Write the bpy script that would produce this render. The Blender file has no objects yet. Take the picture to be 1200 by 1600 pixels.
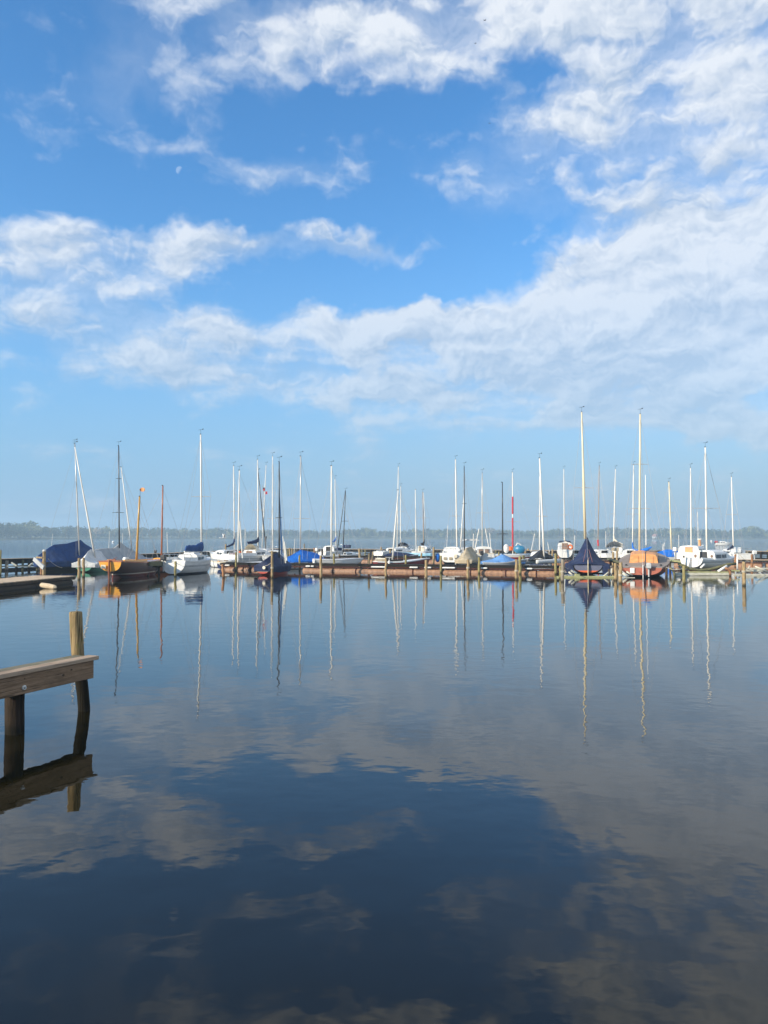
import bpy, math, random
from mathutils import Vector, Matrix, Euler, noise as mnoise
R = math.radians
SC = bpy.context.scene
COL = SC.collection
random.seed(7)

# ------------------------------------------------------------------ camera
F = 1200.0                      # focal length in photo pixels (1200 x 1600)
HZ = 839.0                      # horizon row in the photo
CAMH = 2.5
PITCH = math.atan((HZ - 800) / F)
cam = bpy.data.cameras.new('camera')
camo = bpy.data.objects.new('camera', cam); COL.objects.link(camo)
camo.location = (0, 0, CAMH)
camo.rotation_euler = (R(90) + PITCH, 0, 0)
cam.sensor_fit = 'VERTICAL'; cam.sensor_height = 36; cam.sensor_width = 27
cam.lens = F / 1600 * 36
cam.clip_start = 0.1; cam.clip_end = 20000
SC.camera = camo

def raydir(px, py):
    u = (px - 600) / F; v = (800 - py) / F
    c, s = math.cos(PITCH), math.sin(PITCH)
    return Vector((u, c - v * s, s + v * c))
def P(px, py, D):
    d = raydir(px, py); k = D / d.y
    return Vector((d.x * k, D, CAMH + d.z * k))
def G(px, D, z=0.0):            # point at depth D and height z under photo column px
    p = P(px, 839, D); return Vector((p.x, D, z))
def azel(px, py):
    d = raydir(px, py).normalized()
    return math.atan2(d.x, d.y), math.asin(d.z)

# ------------------------------------------------------------------ light
SUN_AZ, SUN_EL = -120.0, 22.0   # degrees, azimuth clockwise from +Y
ts = Vector((math.sin(R(SUN_AZ)) * math.cos(R(SUN_EL)), math.cos(R(SUN_AZ)) * math.cos(R(SUN_EL)), math.sin(R(SUN_EL))))
sl = bpy.data.lights.new('sun', 'SUN'); sl.energy = 5.0; sl.angle = R(0.55); sl.color = (1.0, 0.87, 0.68)
so = bpy.data.objects.new('sun', sl); COL.objects.link(so)
so.rotation_euler = ts.to_track_quat('Z', 'Y').to_euler(); so.location = (-60, -40, 40)

SC.view_settings.view_transform = 'Standard'; SC.view_settings.look = 'None'
SC.view_settings.exposure = 0.45; SC.view_settings.gamma = 1.0
SC.cycles.max_bounces = 8; SC.cycles.glossy_bounces = 4; SC.cycles.diffuse_bounces = 3
SC.cycles.volume_bounces = 0

W = bpy.data.worlds.new('World'); SC.world = W; W.use_nodes = True
nt = W.node_tree; nt.nodes.clear()
def N(kind, tree=None, **kw):
    n = (tree or nt).nodes.new(kind)
    for k, v in kw.items(): setattr(n, k, v)
    return n
def L(a, b, tree=None): (tree or nt).links.new(a, b)
def M(op, a, b=None, c=None, tree=None, clamp=False):
    t = tree or nt
    n = t.nodes.new('ShaderNodeMath'); n.operation = op; n.use_clamp = clamp
    for i, x in enumerate((a, b, c)):
        if x is None: continue
        if isinstance(x, (int, float)): n.inputs[i].default_value = x
        else: t.links.new(x, n.inputs[i])
    return n.outputs[0]
def smooth(x, lo, hi, tree=None):
    t = tree or nt
    n = t.nodes.new('ShaderNodeMapRange'); n.interpolation_type = 'SMOOTHSTEP'
    t.links.new(x, n.inputs[0]); n.inputs[1].default_value = lo; n.inputs[2].default_value = hi
    return n.outputs[0]
def mixc(f, a, b, tree=None, blend='MIX'):
    t = tree or nt
    n = t.nodes.new('ShaderNodeMix'); n.data_type = 'RGBA'; n.blend_type = blend
    for sock, x in ((n.inputs[0], f), (n.inputs[6], a), (n.inputs[7], b)):
        if isinstance(x, (int, float)): sock.default_value = x
        elif isinstance(x, tuple): sock.default_value = (*x, 1) if len(x) == 3 else x
        else: t.links.new(x, sock)
    return n.outputs[2]

SKY = 0.1
tc = N('ShaderNodeTexCoord'); gen = tc.outputs['Generated']
sky = N('ShaderNodeTexSky', sky_type='NISHITA'); sky.sun_disc = False
sky.sun_elevation = R(SUN_EL); sky.sun_rotation = R(SUN_AZ); sky.altitude = 0
sky.air_density = 1.0; sky.dust_density = 0.6; sky.ozone_density = 2.0
sep = N('ShaderNodeSeparateXYZ'); L(gen, sep.inputs[0])
X, Y, Z = sep.outputs
az = M('ARCTAN2', X, Y); el = M('ARCSINE', Z)
Zc = M('MAXIMUM', Z, 0.0)
# clouds lie on a layer overhead: project the view direction onto it
den = M('ADD', Zc, 0.16)
cmb = N('ShaderNodeCombineXYZ'); L(M('DIVIDE', X, den), cmb.inputs[0]); L(M('DIVIDE', Y, den), cmb.inputs[1])
plane = cmb.outputs[0]
def fbm(vec, scale, detail=8, rough=0.55, dist=0.0, off=(0, 0, 0), sc=(1, 1, 1)):
    m = N('ShaderNodeMapping'); m.inputs['Location'].default_value = off; m.inputs['Scale'].default_value = sc
    L(vec, m.inputs[0])
    n = N('ShaderNodeTexNoise', noise_dimensions='2D'); n.inputs['Scale'].default_value = scale; n.inputs['Detail'].default_value = detail
    n.inputs['Roughness'].default_value = rough; n.inputs['Distortion'].default_value = dist
    L(m.outputs[0], n.inputs['Vector']); return n
cm2 = N('ShaderNodeCombineXYZ'); L(az, cm2.inputs[0]); L(el, cm2.inputs[1])
warp = fbm(cm2.outputs[0], 9.0, 4, 0.6)
wv = N('ShaderNodeVectorMath', operation='MULTIPLY_ADD'); L(warp.outputs['Color'], wv.inputs[0])
wv.inputs[1].default_value = (0.16, 0.10, 0); L(cm2.outputs[0], wv.inputs[2])
ofs = N('ShaderNodeVectorMath', operation='SUBTRACT'); L(wv.outputs[0], ofs.inputs[0]); ofs.inputs[1].default_value = (0.08, 0.05, 0)
wcoord = ofs.outputs[0]
# where the cloud banks of this morning stand: (photo column, row, half width, half height, tilt, weight)
BANKS = [
 (900, 30, 480, 110, 0, .50), (560, 80, 300, 70, -6, .42), (1150, 230, 320, 260, -20, .86), (880, 200, 240, 70, -12, .34),
 (740, 300, 130, 50, 0, .46), (200, 95, 150, 70, 24, .24), (110, 150, 130, 50, -15, .18), (455, 250, 140, 55, 4, .36), (240, 180, 80, 36, 10, .1),
 (60, 395, 170, 45, 5, .34), (140, 450, 270, 80, -3, .56), (400, 392, 150, 36, -8, .60), (580, 385, 85, 28, 0, .66), (340, 20, 300, 50, 0, .30),
 (270, 555, 230, 70, -4, .66), (610, 518, 170, 52, 6, 1.1), (820, 505, 220, 72, 10, 1.2), (1010, 470, 200, 100, 4, 1.05), (1170, 490, 200, 110, 0, .95),
 (1150, 580, 200, 70, 0, .62), (950, 592, 320, 46, 0, .85), (620, 618, 240, 34, 0, .85), (420, 585, 240, 36, 0, .62),
 (960, 660, 420, 40, 0, .66), (1150, 380, 220, 60, 10, .75), (850, 125, 60, 30, 0, -.40), (1050, 150, 60, 36, 0, -.3), (1010, 425, 110, 16, -10, -.5),
 (385, 462, 130, 30, -10, -.45), (560, 170, 280, 44, -6, -.30), (600, 320, 330, 46, -6, -.34), (740, 415, 240, 42, -8, -.75), (180, 310, 340, 50, -4, -.38), (560, 455, 240, 26, -4, -.6), (1130, 530, 110, 20, 0, -.3),
 (270, 235, 130, 44, -12, -.4), (70, 10, 130, 60, 0, -.2), (100, 620, 260, 60, 0, -.15),
]
def blobs(lst):
    acc = None
    for px, py, sx, sy, rot, w in lst:
        a0, e0 = azel(px, py)
        m = N('ShaderNodeMapping', vector_type='TEXTURE')
        m.inputs['Location'].default_value = (a0, e0, 0); m.inputs['Rotation'].default_value = (0, 0, R(-rot))
        m.inputs['Scale'].default_value = (1.45 * sx / F * math.cos(a0) ** 2, 1.45 * sy / F * math.cos(e0), 1)
        L(wcoord, m.inputs[0])
        g = N('ShaderNodeTexGradient', gradient_type='QUADRATIC_SPHERE'); L(m.outputs[0], g.inputs[0])
        acc = M('MULTIPLY_ADD', M('POWER', g.outputs['Fac'], 0.7), w, acc if acc is not None else 0.0)
    return acc
acc = blobs(BANKS)
# sunlit tops and grey bases of the big banks
tops = blobs([(560, 505, 110, 36, 0, .35), (700, 500, 130, 36, 6, .55), (870, 475, 130, 44, 14, .55), (960, 480, 60, 50, 0, .4), (1150, 560, 130, 50, 0, .5), (1140, 490, 110, 30, 0, .3), (1130, 400, 150, 40, 0, .35), (1120, 160, 120, 60, 0, .3), (700, 70, 160, 50, 0, .25), (780, 300, 110, 40, 0, .3),
              (1010, 560, 170, 46, -6, -.75), (800, 560, 200, 34, -4, -.5), (1060, 630, 260, 46, 0, -.5), (1000, 330, 150, 50, 0, -.3), (1080, 250, 140, 40, 0, -.3), (150, 505, 220, 40, 0, -.35), (900, 100, 200, 40, 0, -.25), (270, 590, 200, 34, 0, -.3)])
soft = blobs([(130, 120, 380, 190, 0, .42), (420, 220, 200, 90, 0, .3)])
n1 = fbm(plane, 1.7, 9, 0.52, 0.2, (3.1, 1.7, 0), (1.0, 1.2, 1))
n2 = fbm(plane, 1.7, 9, 0.52, 0.2, (3.1 - 0.05, 1.7 - 0.075, 0), (1.0, 1.2, 1))      # the same layer seen a little nearer the sun
nf = fbm(cm2.outputs[0], 10, 7, 0.46, 0.2, (0, 0, 0), (1.0, 2.1, 1))
nf2 = fbm(cm2.outputs[0], 10, 7, 0.46, 0.2, (-0.010, 0.022, 0), (1.0, 2.1, 1))
def puffs(off):
    m = N('ShaderNodeMapping'); m.inputs['Location'].default_value = off; m.inputs['Scale'].default_value = (1.0, 1.7, 1)
    w_ = N('ShaderNodeVectorMath', operation='MULTIPLY_ADD'); L(nf.outputs['Color'], w_.inputs[0]); w_.inputs[1].default_value = (.05, .03, 0); L(wcoord, w_.inputs[2])
    L(w_.outputs[0], m.inputs[0])
    v = N('ShaderNodeTexVoronoi', voronoi_dimensions='2D', feature='SMOOTH_F1'); v.inputs['Scale'].default_value = 15; v.inputs['Detail'].default_value = 2.5
    v.inputs['Roughness'].default_value = .55; v.inputs['Lacunarity'].default_value = 2.3; v.inputs['Smoothness'].default_value = .45; v.normalize = True
    L(m.outputs[0], v.inputs['Vector']); return v.outputs['Distance']
pf, pf2 = puffs((0, 0, 0)), puffs((-0.005, 0.012, 0))
base = M('MULTIPLY_ADD', M('SUBTRACT', nf.outputs['Fac'], 0.5), 1.1, M('MULTIPLY_ADD', n1.outputs['Fac'], 1.2, -0.1))
# unseen closed cloud cover added to the right and behind, to neutralise shade light
right_ = M('MULTIPLY', smooth(az, 0.55, 1.0), 0.75)
base = M('MULTIPLY_ADD', M('SUBTRACT', 0.33, pf), 0.52, base)
dens = M('ADD', M('ADD', base, M('MULTIPLY', acc, 0.80)), right_)
veil = M('MULTIPLY', smooth(M('MULTIPLY_ADD', n1.outputs['Fac'], 0.5, acc), 0.26, 0.90), 0.52)
alpha = M('MAXIMUM', smooth(dens, 0.52, 1.14), veil)
thick = smooth(dens, 0.95, 1.5)
shade = M('ADD', M('SUBTRACT', n1.outputs['Fac'], n2.outputs['Fac']), M('MULTIPLY', M('SUBTRACT', nf.outputs['Fac'], nf2.outputs['Fac']), 0.8))
shade = M('MULTIPLY_ADD', M('SUBTRACT', pf2, pf), 0.9, shade)
lit = M('ADD', M('MULTIPLY_ADD', shade, 2.5, 0.56), M('MULTIPLY', tops, 0.8), clamp=True)
ccol = mixc(lit, (3.75, 4.55, 5.7), (6.7, 7.0, 7.4))
ccol = mixc(M('MULTIPLY', thick, 0.12), ccol, (4.4, 5.2, 6.2))
skyc = N('ShaderNodeHueSaturation'); skyc.inputs['Saturation'].default_value = 1.0; skyc.inputs['Value'].default_value = 1.0
L(sky.outputs[0], skyc.inputs['Color'])
skyb = mixc(1.0, skyc.outputs[0], (0.64, 1.30, 1.76), blend='MULTIPLY')
# morning air: the sky pales towards the horizon, clouds less so
hz = M('EXPONENT', M('MULTIPLY', M('MULTIPLY', Zc, Zc), -20.0))
AIRC = mixc(smooth(az, -0.5, 0.4), (2.25, 3.72, 5.45), (2.98, 3.98, 5.05))
c2 = mixc(M('MULTIPLY', M('MULTIPLY', alpha, M('SUBTRACT', 1.0, soft)), M('MULTIPLY_ADD', hz, -0.40, 0.92)), mixc(M('MULTIPLY', hz, 0.94), skyb, AIRC), mixc(M('MULTIPLY', hz, 0.6), ccol, AIRC))
# the pale half moon
ma, me = azel(281, 266.5)
dx = M('MULTIPLY', M('SUBTRACT', az, ma), math.cos(me)); dy = M('SUBTRACT', el, me)
rr = M('SQRT', M('ADD', M('MULTIPLY', dx, dx), M('MULTIPLY', dy, dy)))
disc = M('SUBTRACT', 1.0, smooth(rr, 0.0038, 0.0050))
side = smooth(M('ADD', M('MULTIPLY', dx, -0.86), M('MULTIPLY', dy, 0.5)), -0.0016, 0.0016)
c3 = mixc(M('MULTIPLY', M('MULTIPLY', disc, side), 0.26), c2, (6.5, 7.4, 8.6))
bg = N('ShaderNodeBackground'); bg.inputs['Strength'].default_value = SKY
L(c3, bg.inputs['Color'])
W.cycles.sampling_method = 'MANUAL'; W.cycles.sample_map_resolution = 512
wo = N('ShaderNodeOutputWorld'); L(bg.outputs[0], wo.inputs[0])

# ------------------------------------------------------------------ tags
def tag(o, label=None, cat=None, group=None, kind=None):
    if label: o['label'] = label
    if cat: o['category'] = cat
    if group: o['group'] = group
    if kind: o['kind'] = kind
    return o
def thing(name, loc, label, cat, group=None, rel=0.0):
    """an Empty at the thing's base; rel = heading measured from the line of sight, clockwise"""
    o = bpy.data.objects.new(name, None); COL.objects.link(o)
    o.empty_display_size = 0.3
    loc = Vector(loc)
    a = math.atan2(loc.x, loc.y) + R(rel)
    o.location = loc; o.rotation_euler = (0, 0, -a)
    tag(o, label, cat, group)
    o.matrix_basis = Matrix.Translation(loc) @ Matrix.Rotation(-a, 4, 'Z')
    return o
def loc(root, p):               # world point -> the thing's own frame
    return root.matrix_basis.inverted() @ Vector(p)

# ------------------------------------------------------------------ materials
def newmat(name):
    m = bpy.data.materials.new(name); m.use_nodes = True
    return m, m.node_tree, m.node_tree.nodes['Principled BSDF']
def shade_mat(name, c, c2=None, scale=3.0, sc=(1, 1, 1), rough=0.6, bump=0.0, bscale=None, detail=5, metal=0.0, contrast=(0.35, 0.65), low_dark=None, dirt=0.0, spec=0.5, coat=0.0, seam=0.0):
    m, t, b = newmat(name)
    tcn = t.nodes.new('ShaderNodeTexCoord')
    mp = t.nodes.new('ShaderNodeMapping'); mp.inputs['Scale'].default_value = sc
    # shift the pattern from object to object
    oi = t.nodes.new('ShaderNodeObjectInfo')
    ad = t.nodes.new('ShaderNodeVectorMath'); ad.operation = 'MULTIPLY_ADD'
    L(oi.outputs['Random'], ad.inputs[0], t); ad.inputs[1].default_value = (17, 23, 11)
    L(tcn.outputs['Object'], ad.inputs[2], t); L(ad.outputs[0], mp.inputs[0], t)
    n = t.nodes.new('ShaderNodeTexNoise'); n.inputs['Scale'].default_value = scale; n.inputs['Detail'].default_value = detail
    n.inputs['Roughness'].default_value = 0.6
    L(mp.outputs[0], n.inputs['Vector'], t)
    c2 = c2 or tuple(x * 0.8 for x in c)
    f = smooth(n.outputs['Fac'], contrast[0], contrast[1], t)
    col = mixc(f, c, c2, t)
    if dirt:                     # streaks of grime with a shape of their own
        n3 = t.nodes.new('ShaderNodeTexNoise'); n3.inputs['Scale'].default_value = 1.3; n3.inputs['Detail'].default_value = 8; n3.inputs['Roughness'].default_value = .7
        mp3 = t.nodes.new('ShaderNodeMapping'); mp3.inputs['Scale'].default_value = (3, 3, .8); L(ad.outputs[0], mp3.inputs[0], t); L(mp3.outputs[0], n3.inputs['Vector'], t)
        col = mixc(M('MULTIPLY', smooth(n3.outputs['Fac'], .5, .72, t), dirt, tree=t), col, tuple(x * 0.35 for x in c), t)
    if seam:                     # sewn seams across the cloth and sun-faded patches
        ss = t.nodes.new('ShaderNodeSeparateXYZ'); L(tcn.outputs['Object'], ss.inputs[0], t)
        fr = M('FRACT', M('DIVIDE', M('MULTIPLY_ADD', n.outputs['Fac'], .08, ss.outputs[1], tree=t), seam, tree=t), tree=t)
        col = mixc(M('MULTIPLY', M('LESS_THAN', fr, .045, tree=t), .45, tree=t), col, tuple(x * 0.35 for x in c), t)
        n4 = t.nodes.new('ShaderNodeTexNoise'); n4.inputs['Scale'].default_value = .9; n4.inputs['Detail'].default_value = 5; L(ad.outputs[0], n4.inputs['Vector'], t)
        col = mixc(M('MULTIPLY', smooth(n4.outputs['Fac'], .48, .68, t), .35, tree=t), col, tuple(x * .6 + .06 for x in c), t)
    if low_dark:                      # dark wet band and weed just above the water
        sp = t.nodes.new('ShaderNodeSeparateXYZ')
        L(tcn.outputs['Object'], sp.inputs[0], t)
        z = M('ADD', sp.outputs[2], M('MULTIPLY', n.outputs['Fac'], 0.25, tree=t), tree=t)
        w = smooth(z, low_dark[0], low_dark[1], t)
        col = mixc(w, low_dark[2], col, t)
    L(col, b.inputs['Base Color'], t)
    b.inputs['Roughness'].default_value = rough; b.inputs['Metallic'].default_value = metal
    b.inputs['Specular IOR Level'].default_value = spec; b.inputs['Coat Weight'].default_value = coat
    if bump:
        bp = t.nodes.new('ShaderNodeBump'); bp.inputs['Strength'].default_value = 1.0; bp.inputs['Distance'].default_value = bump
        if bscale:
            n2 = t.nodes.new('ShaderNodeTexNoise'); n2.inputs['Scale'].default_value = bscale; n2.inputs['Detail'].default_value = 6
            L(mp.outputs[0], n2.inputs['Vector'], t); L(n2.outputs['Fac'], bp.inputs['Height'], t)
        else: L(n.outputs['Fac'], bp.inputs['Height'], t)
        L(bp.outputs[0], b.inputs['Normal'], t)
    return m
_hm = {}
def hull_mat(name, c, bottom=None, zb=0.05, stripe=None, rough=0.35, boot=None):
    """gelcoat or varnish above, antifouling below, painted lines along the topsides"""
    m, t, b = newmat(name)
    tcn = t.nodes.new('ShaderNodeTexCoord'); sp = t.nodes.new('ShaderNodeSeparateXYZ'); L(tcn.outputs['Object'], sp.inputs[0], t)
    n = t.nodes.new('ShaderNodeTexNoise'); n.inputs['Scale'].default_value = 2.5; n.inputs['Detail'].default_value = 7; n.inputs['Roughness'].default_value = .65
    mp = t.nodes.new('ShaderNodeMapping'); mp.inputs['Scale'].default_value = (2, .6, 2); L(tcn.outputs['Object'], mp.inputs[0], t); L(mp.outputs[0], n.inputs['Vector'], t)
    col = mixc(smooth(n.outputs['Fac'], .4, .75, t), c, tuple(x * .8 for x in c), t)
    Zs = sp.outputs[2]
    if stripe:
        for (z0, z1, sc) in stripe:
            k = M('MULTIPLY', M('GREATER_THAN', Zs, z0, tree=t), M('LESS_THAN', Zs, z1, tree=t), tree=t)
            col = mixc(k, col, sc, t)
    if boot:
        col = mixc(M('LESS_THAN', Zs, zb + boot[0], tree=t), col, boot[1], t)
    if bottom: col = mixc(M('LESS_THAN', Zs, zb, tree=t), col, bottom, t)
    L(col, b.inputs['Base Color'], t); b.inputs['Roughness'].default_value = rough
    return m

MAT = {}
MAT['pile'] = shade_mat('weathered_pile_wood', (.44, .32, .17), (.24, .17, .09), 5, (4, 4, .6), .85, .012, low_dark=(0.12, .32, (.045, .038, .02)), spec=.2, dirt=.45)
MAT['pile_olive'] = shade_mat('algae_pile_wood', (.36, .30, .12), (.18, .16, .07), 5, (4, 4, .7), .85, .012, low_dark=(0.12, .34, (.04, .038, .018)), spec=.2, dirt=.5)
MAT['pile_grey'] = shade_mat('grey_pile_wood', (.34, .29, .22), (.19, .16, .12), 5, (4, 4, .6), .85, .012, low_dark=(0.12, .32, (.04, .035, .025)), spec=.2, dirt=.5)
MAT['pile_red'] = shade_mat('reddish_pile_wood', (.42, .21, .10), (.24, .12, .06), 5, (4, 4, .6), .85, .012, low_dark=(0.1, .3, (.045, .03, .02)), spec=.2, dirt=.4)
MAT['pile_dark'] = shade_mat('dark_pile_wood', (.10, .068, .042), (.05, .036, .025), 5, (4, 4, .6), .85, .012, spec=.15, low_dark=(0.1, .3, (.03, .025, .02)))
MAT['white_top'] = shade_mat('bird_lime_white', (.75, .74, .70), (.5, .48, .42), 14, rough=.8)
MAT['deck_wood'] = shade_mat('bleached_deck_boards', (.56, .42, .28), (.36, .27, .18), 6, (.6, 6, 6), .8, .01)
MAT['dark_wood'] = shade_mat('tarred_timber', (.034, .028, .022), (.02, .017, .014), 4, (1, 4, 4), .9, .01, spec=.12)
MAT['olive_wood'] = shade_mat('mossy_timber', (.17, .16, .07), (.08, .08, .04), 5, (1, 4, 4), .85, .015)
MAT['rust_pipe'] = shade_mat('orange_primed_float_pipe', (.37, .205, .115), (.22, .115, .065), 1.8, (.5, 3, 3), .55, .004, low_dark=(.02, .14, (.10, .045, .02)))
MAT['red_steel'] = shade_mat('red_oxide_steel', (.085, .03, .022), (.05, .02, .015), 3, (.5, 3, 3), .8, spec=.15)
MAT['white'] = shade_mat('white_gelcoat', (.80, .79, .76), (.66, .65, .61), 2.2, (1, .5, 1), .35)
MAT['cream'] = shade_mat('cream_gelcoat', (.74, .67, .52), (.6, .53, .4), 2.2, rough=.4)
MAT['beige'] = shade_mat('beige_panel', (.40, .33, .22), (.30, .25, .17), 3, rough=.6, dirt=.3)
MAT['grey'] = shade_mat('light_grey_plastic', (.45, .46, .46), (.36, .37, .37), 4, rough=.5)
MAT['greydeck'] = shade_mat('grey_brown_deck', (.30, .25, .21), (.22, .18, .15), 4, (1, 3, 1), .7)
MAT['black'] = shade_mat('black_rubber', (.02, .02, .022), (.03, .03, .03), 5, rough=.6)
MAT['glass'] = shade_mat('smoked_window', (.03, .035, .04), (.05, .05, .055), 2, rough=.12)
MAT['tan_glass'] = shade_mat('tinted_acrylic', (.20, .13, .09), (.26, .17, .12), 3, rough=.2)
MAT['alu'] = shade_mat('anodised_spar', (.62, .60, .56), (.52, .50, .46), 3, (6, 6, .3), .38, metal=.35)
MAT['white_spar'] = shade_mat('white_painted_spar', (.80, .77, .70), (.7, .66, .58), 3, (6, 6, .3), .4)
MAT['cream_spar'] = shade_mat('cream_spar', (.78, .68, .46), (.66, .55, .34), 3, (6, 6, .3), .4)
MAT['dark_spar'] = shade_mat('black_anodised_spar', (.045, .045, .05), (.07, .068, .066), 3, (6, 6, .3), .35, metal=.3)
MAT['brown_spar'] = shade_mat('grey_brown_spar', (.36, .29, .23), (.26, .2, .16), 3, (6, 6, .3), .5)
MAT['yellow_wood'] = shade_mat('varnished_spruce', (.62, .36, .07), (.46, .24, .04), 3, (8, 8, .4), .35, coat=.4)
MAT['red_wood'] = shade_mat('varnished_mahogany_spar', (.42, .14, .05), (.30, .09, .03), 3, (8, 8, .4), .35, coat=.4)
MAT['orange_wood'] = shade_mat('varnished_planks', (.86, .43, .06), (.68, .30, .035), 4, (.6, .6, 8), .3, coat=.5)
MAT['orange_ply'] = shade_mat('orange_stained_plywood', (.70, .33, .12), (.58, .25, .085), 3, (1, 1, 3), .5)
MAT['red'] = shade_mat('red_cloth', (.55, .03, .04), (.4, .02, .03), 5, rough=.7)
MAT['orange'] = shade_mat('signal_orange', (.85, .17, .02), (.7, .13, .02), 5, rough=.5)
MAT['navy'] = shade_mat('navy_canvas', (.018, .030, .085), (.012, .019, .055), 2.2, (1, 1, 2), .75, .045, 4, seam=.85, spec=.25)
MAT['royal'] = shade_mat('royal_blue_canvas', (.010, .043, .155), (.008, .030, .11), 2.5, rough=.7, bump=.045, bscale=4, seam=.85, spec=.25)
MAT['sail_blue'] = shade_mat('blue_sail_canvas', (.018, .085, .28), (.014, .06, .2), 2.5, rough=.7, bump=.02, bscale=5)
MAT['blue'] = shade_mat('bright_blue_tarpaulin', (.012, .17, .62), (.01, .12, .48), 2.5, rough=.6, bump=.045, bscale=4, seam=.85, spec=.25)
MAT['sky_blue'] = shade_mat('faded_blue_tarpaulin', (.14, .31, .60), (.10, .23, .48), 2.5, rough=.65, bump=.045, bscale=4, seam=.85, spec=.25)
MAT['aqua'] = shade_mat('pale_aqua_paint', (.40, .70, .85), (.32, .6, .75), 3, rough=.4)
MAT['petrol'] = shade_mat('petrol_blue_paint', (.03, .20, .36), (.02, .15, .28), 3, rough=.4)
MAT['greytarp'] = shade_mat('grey_canvas', (.40, .41, .41), (.32, .33, .335), 2.2, rough=.75, bump=.05, bscale=4, seam=.85, spec=.25)
MAT['whitetarp'] = shade_mat('white_canvas', (.70, .70, .68), (.56, .56, .54), 2.2, rough=.75, bump=.05, bscale=4, seam=.85, spec=.25)
MAT['tan'] = shade_mat('tan_canvas', (.46, .38, .26), (.36, .30, .2), 2.2, rough=.8, bump=.05, bscale=4, seam=.85, spec=.25)
MAT['fog_canvas'] = shade_mat('slate_canvas', (.12, .13, .19), (.2, .21, .27), 4, (1, 1, 3), .7, .03, 6)
MAT['rope'] = shade_mat('pale_rope', (.55, .50, .40), (.4, .36, .28), 20, rough=.9)
MAT['steel'] = shade_mat('stainless_tube', (.6, .6, .6), (.5, .5, .5), 5, rough=.25, metal=.9)
MAT['wire'] = shade_mat('rigging_wire', (.46, .46, .46), (.36, .36, .36), 5, rough=.7)
MAT['galv'] = shade_mat('galvanised_beam', (.60, .58, .48), (.46, .44, .34), 3, (.5, 3, 3), .55)
MAT['algae_beam'] = shade_mat('algae_stained_beam', (.42, .41, .20), (.30, .3, .13), 3, (.5, 3, 3), .65)

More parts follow.
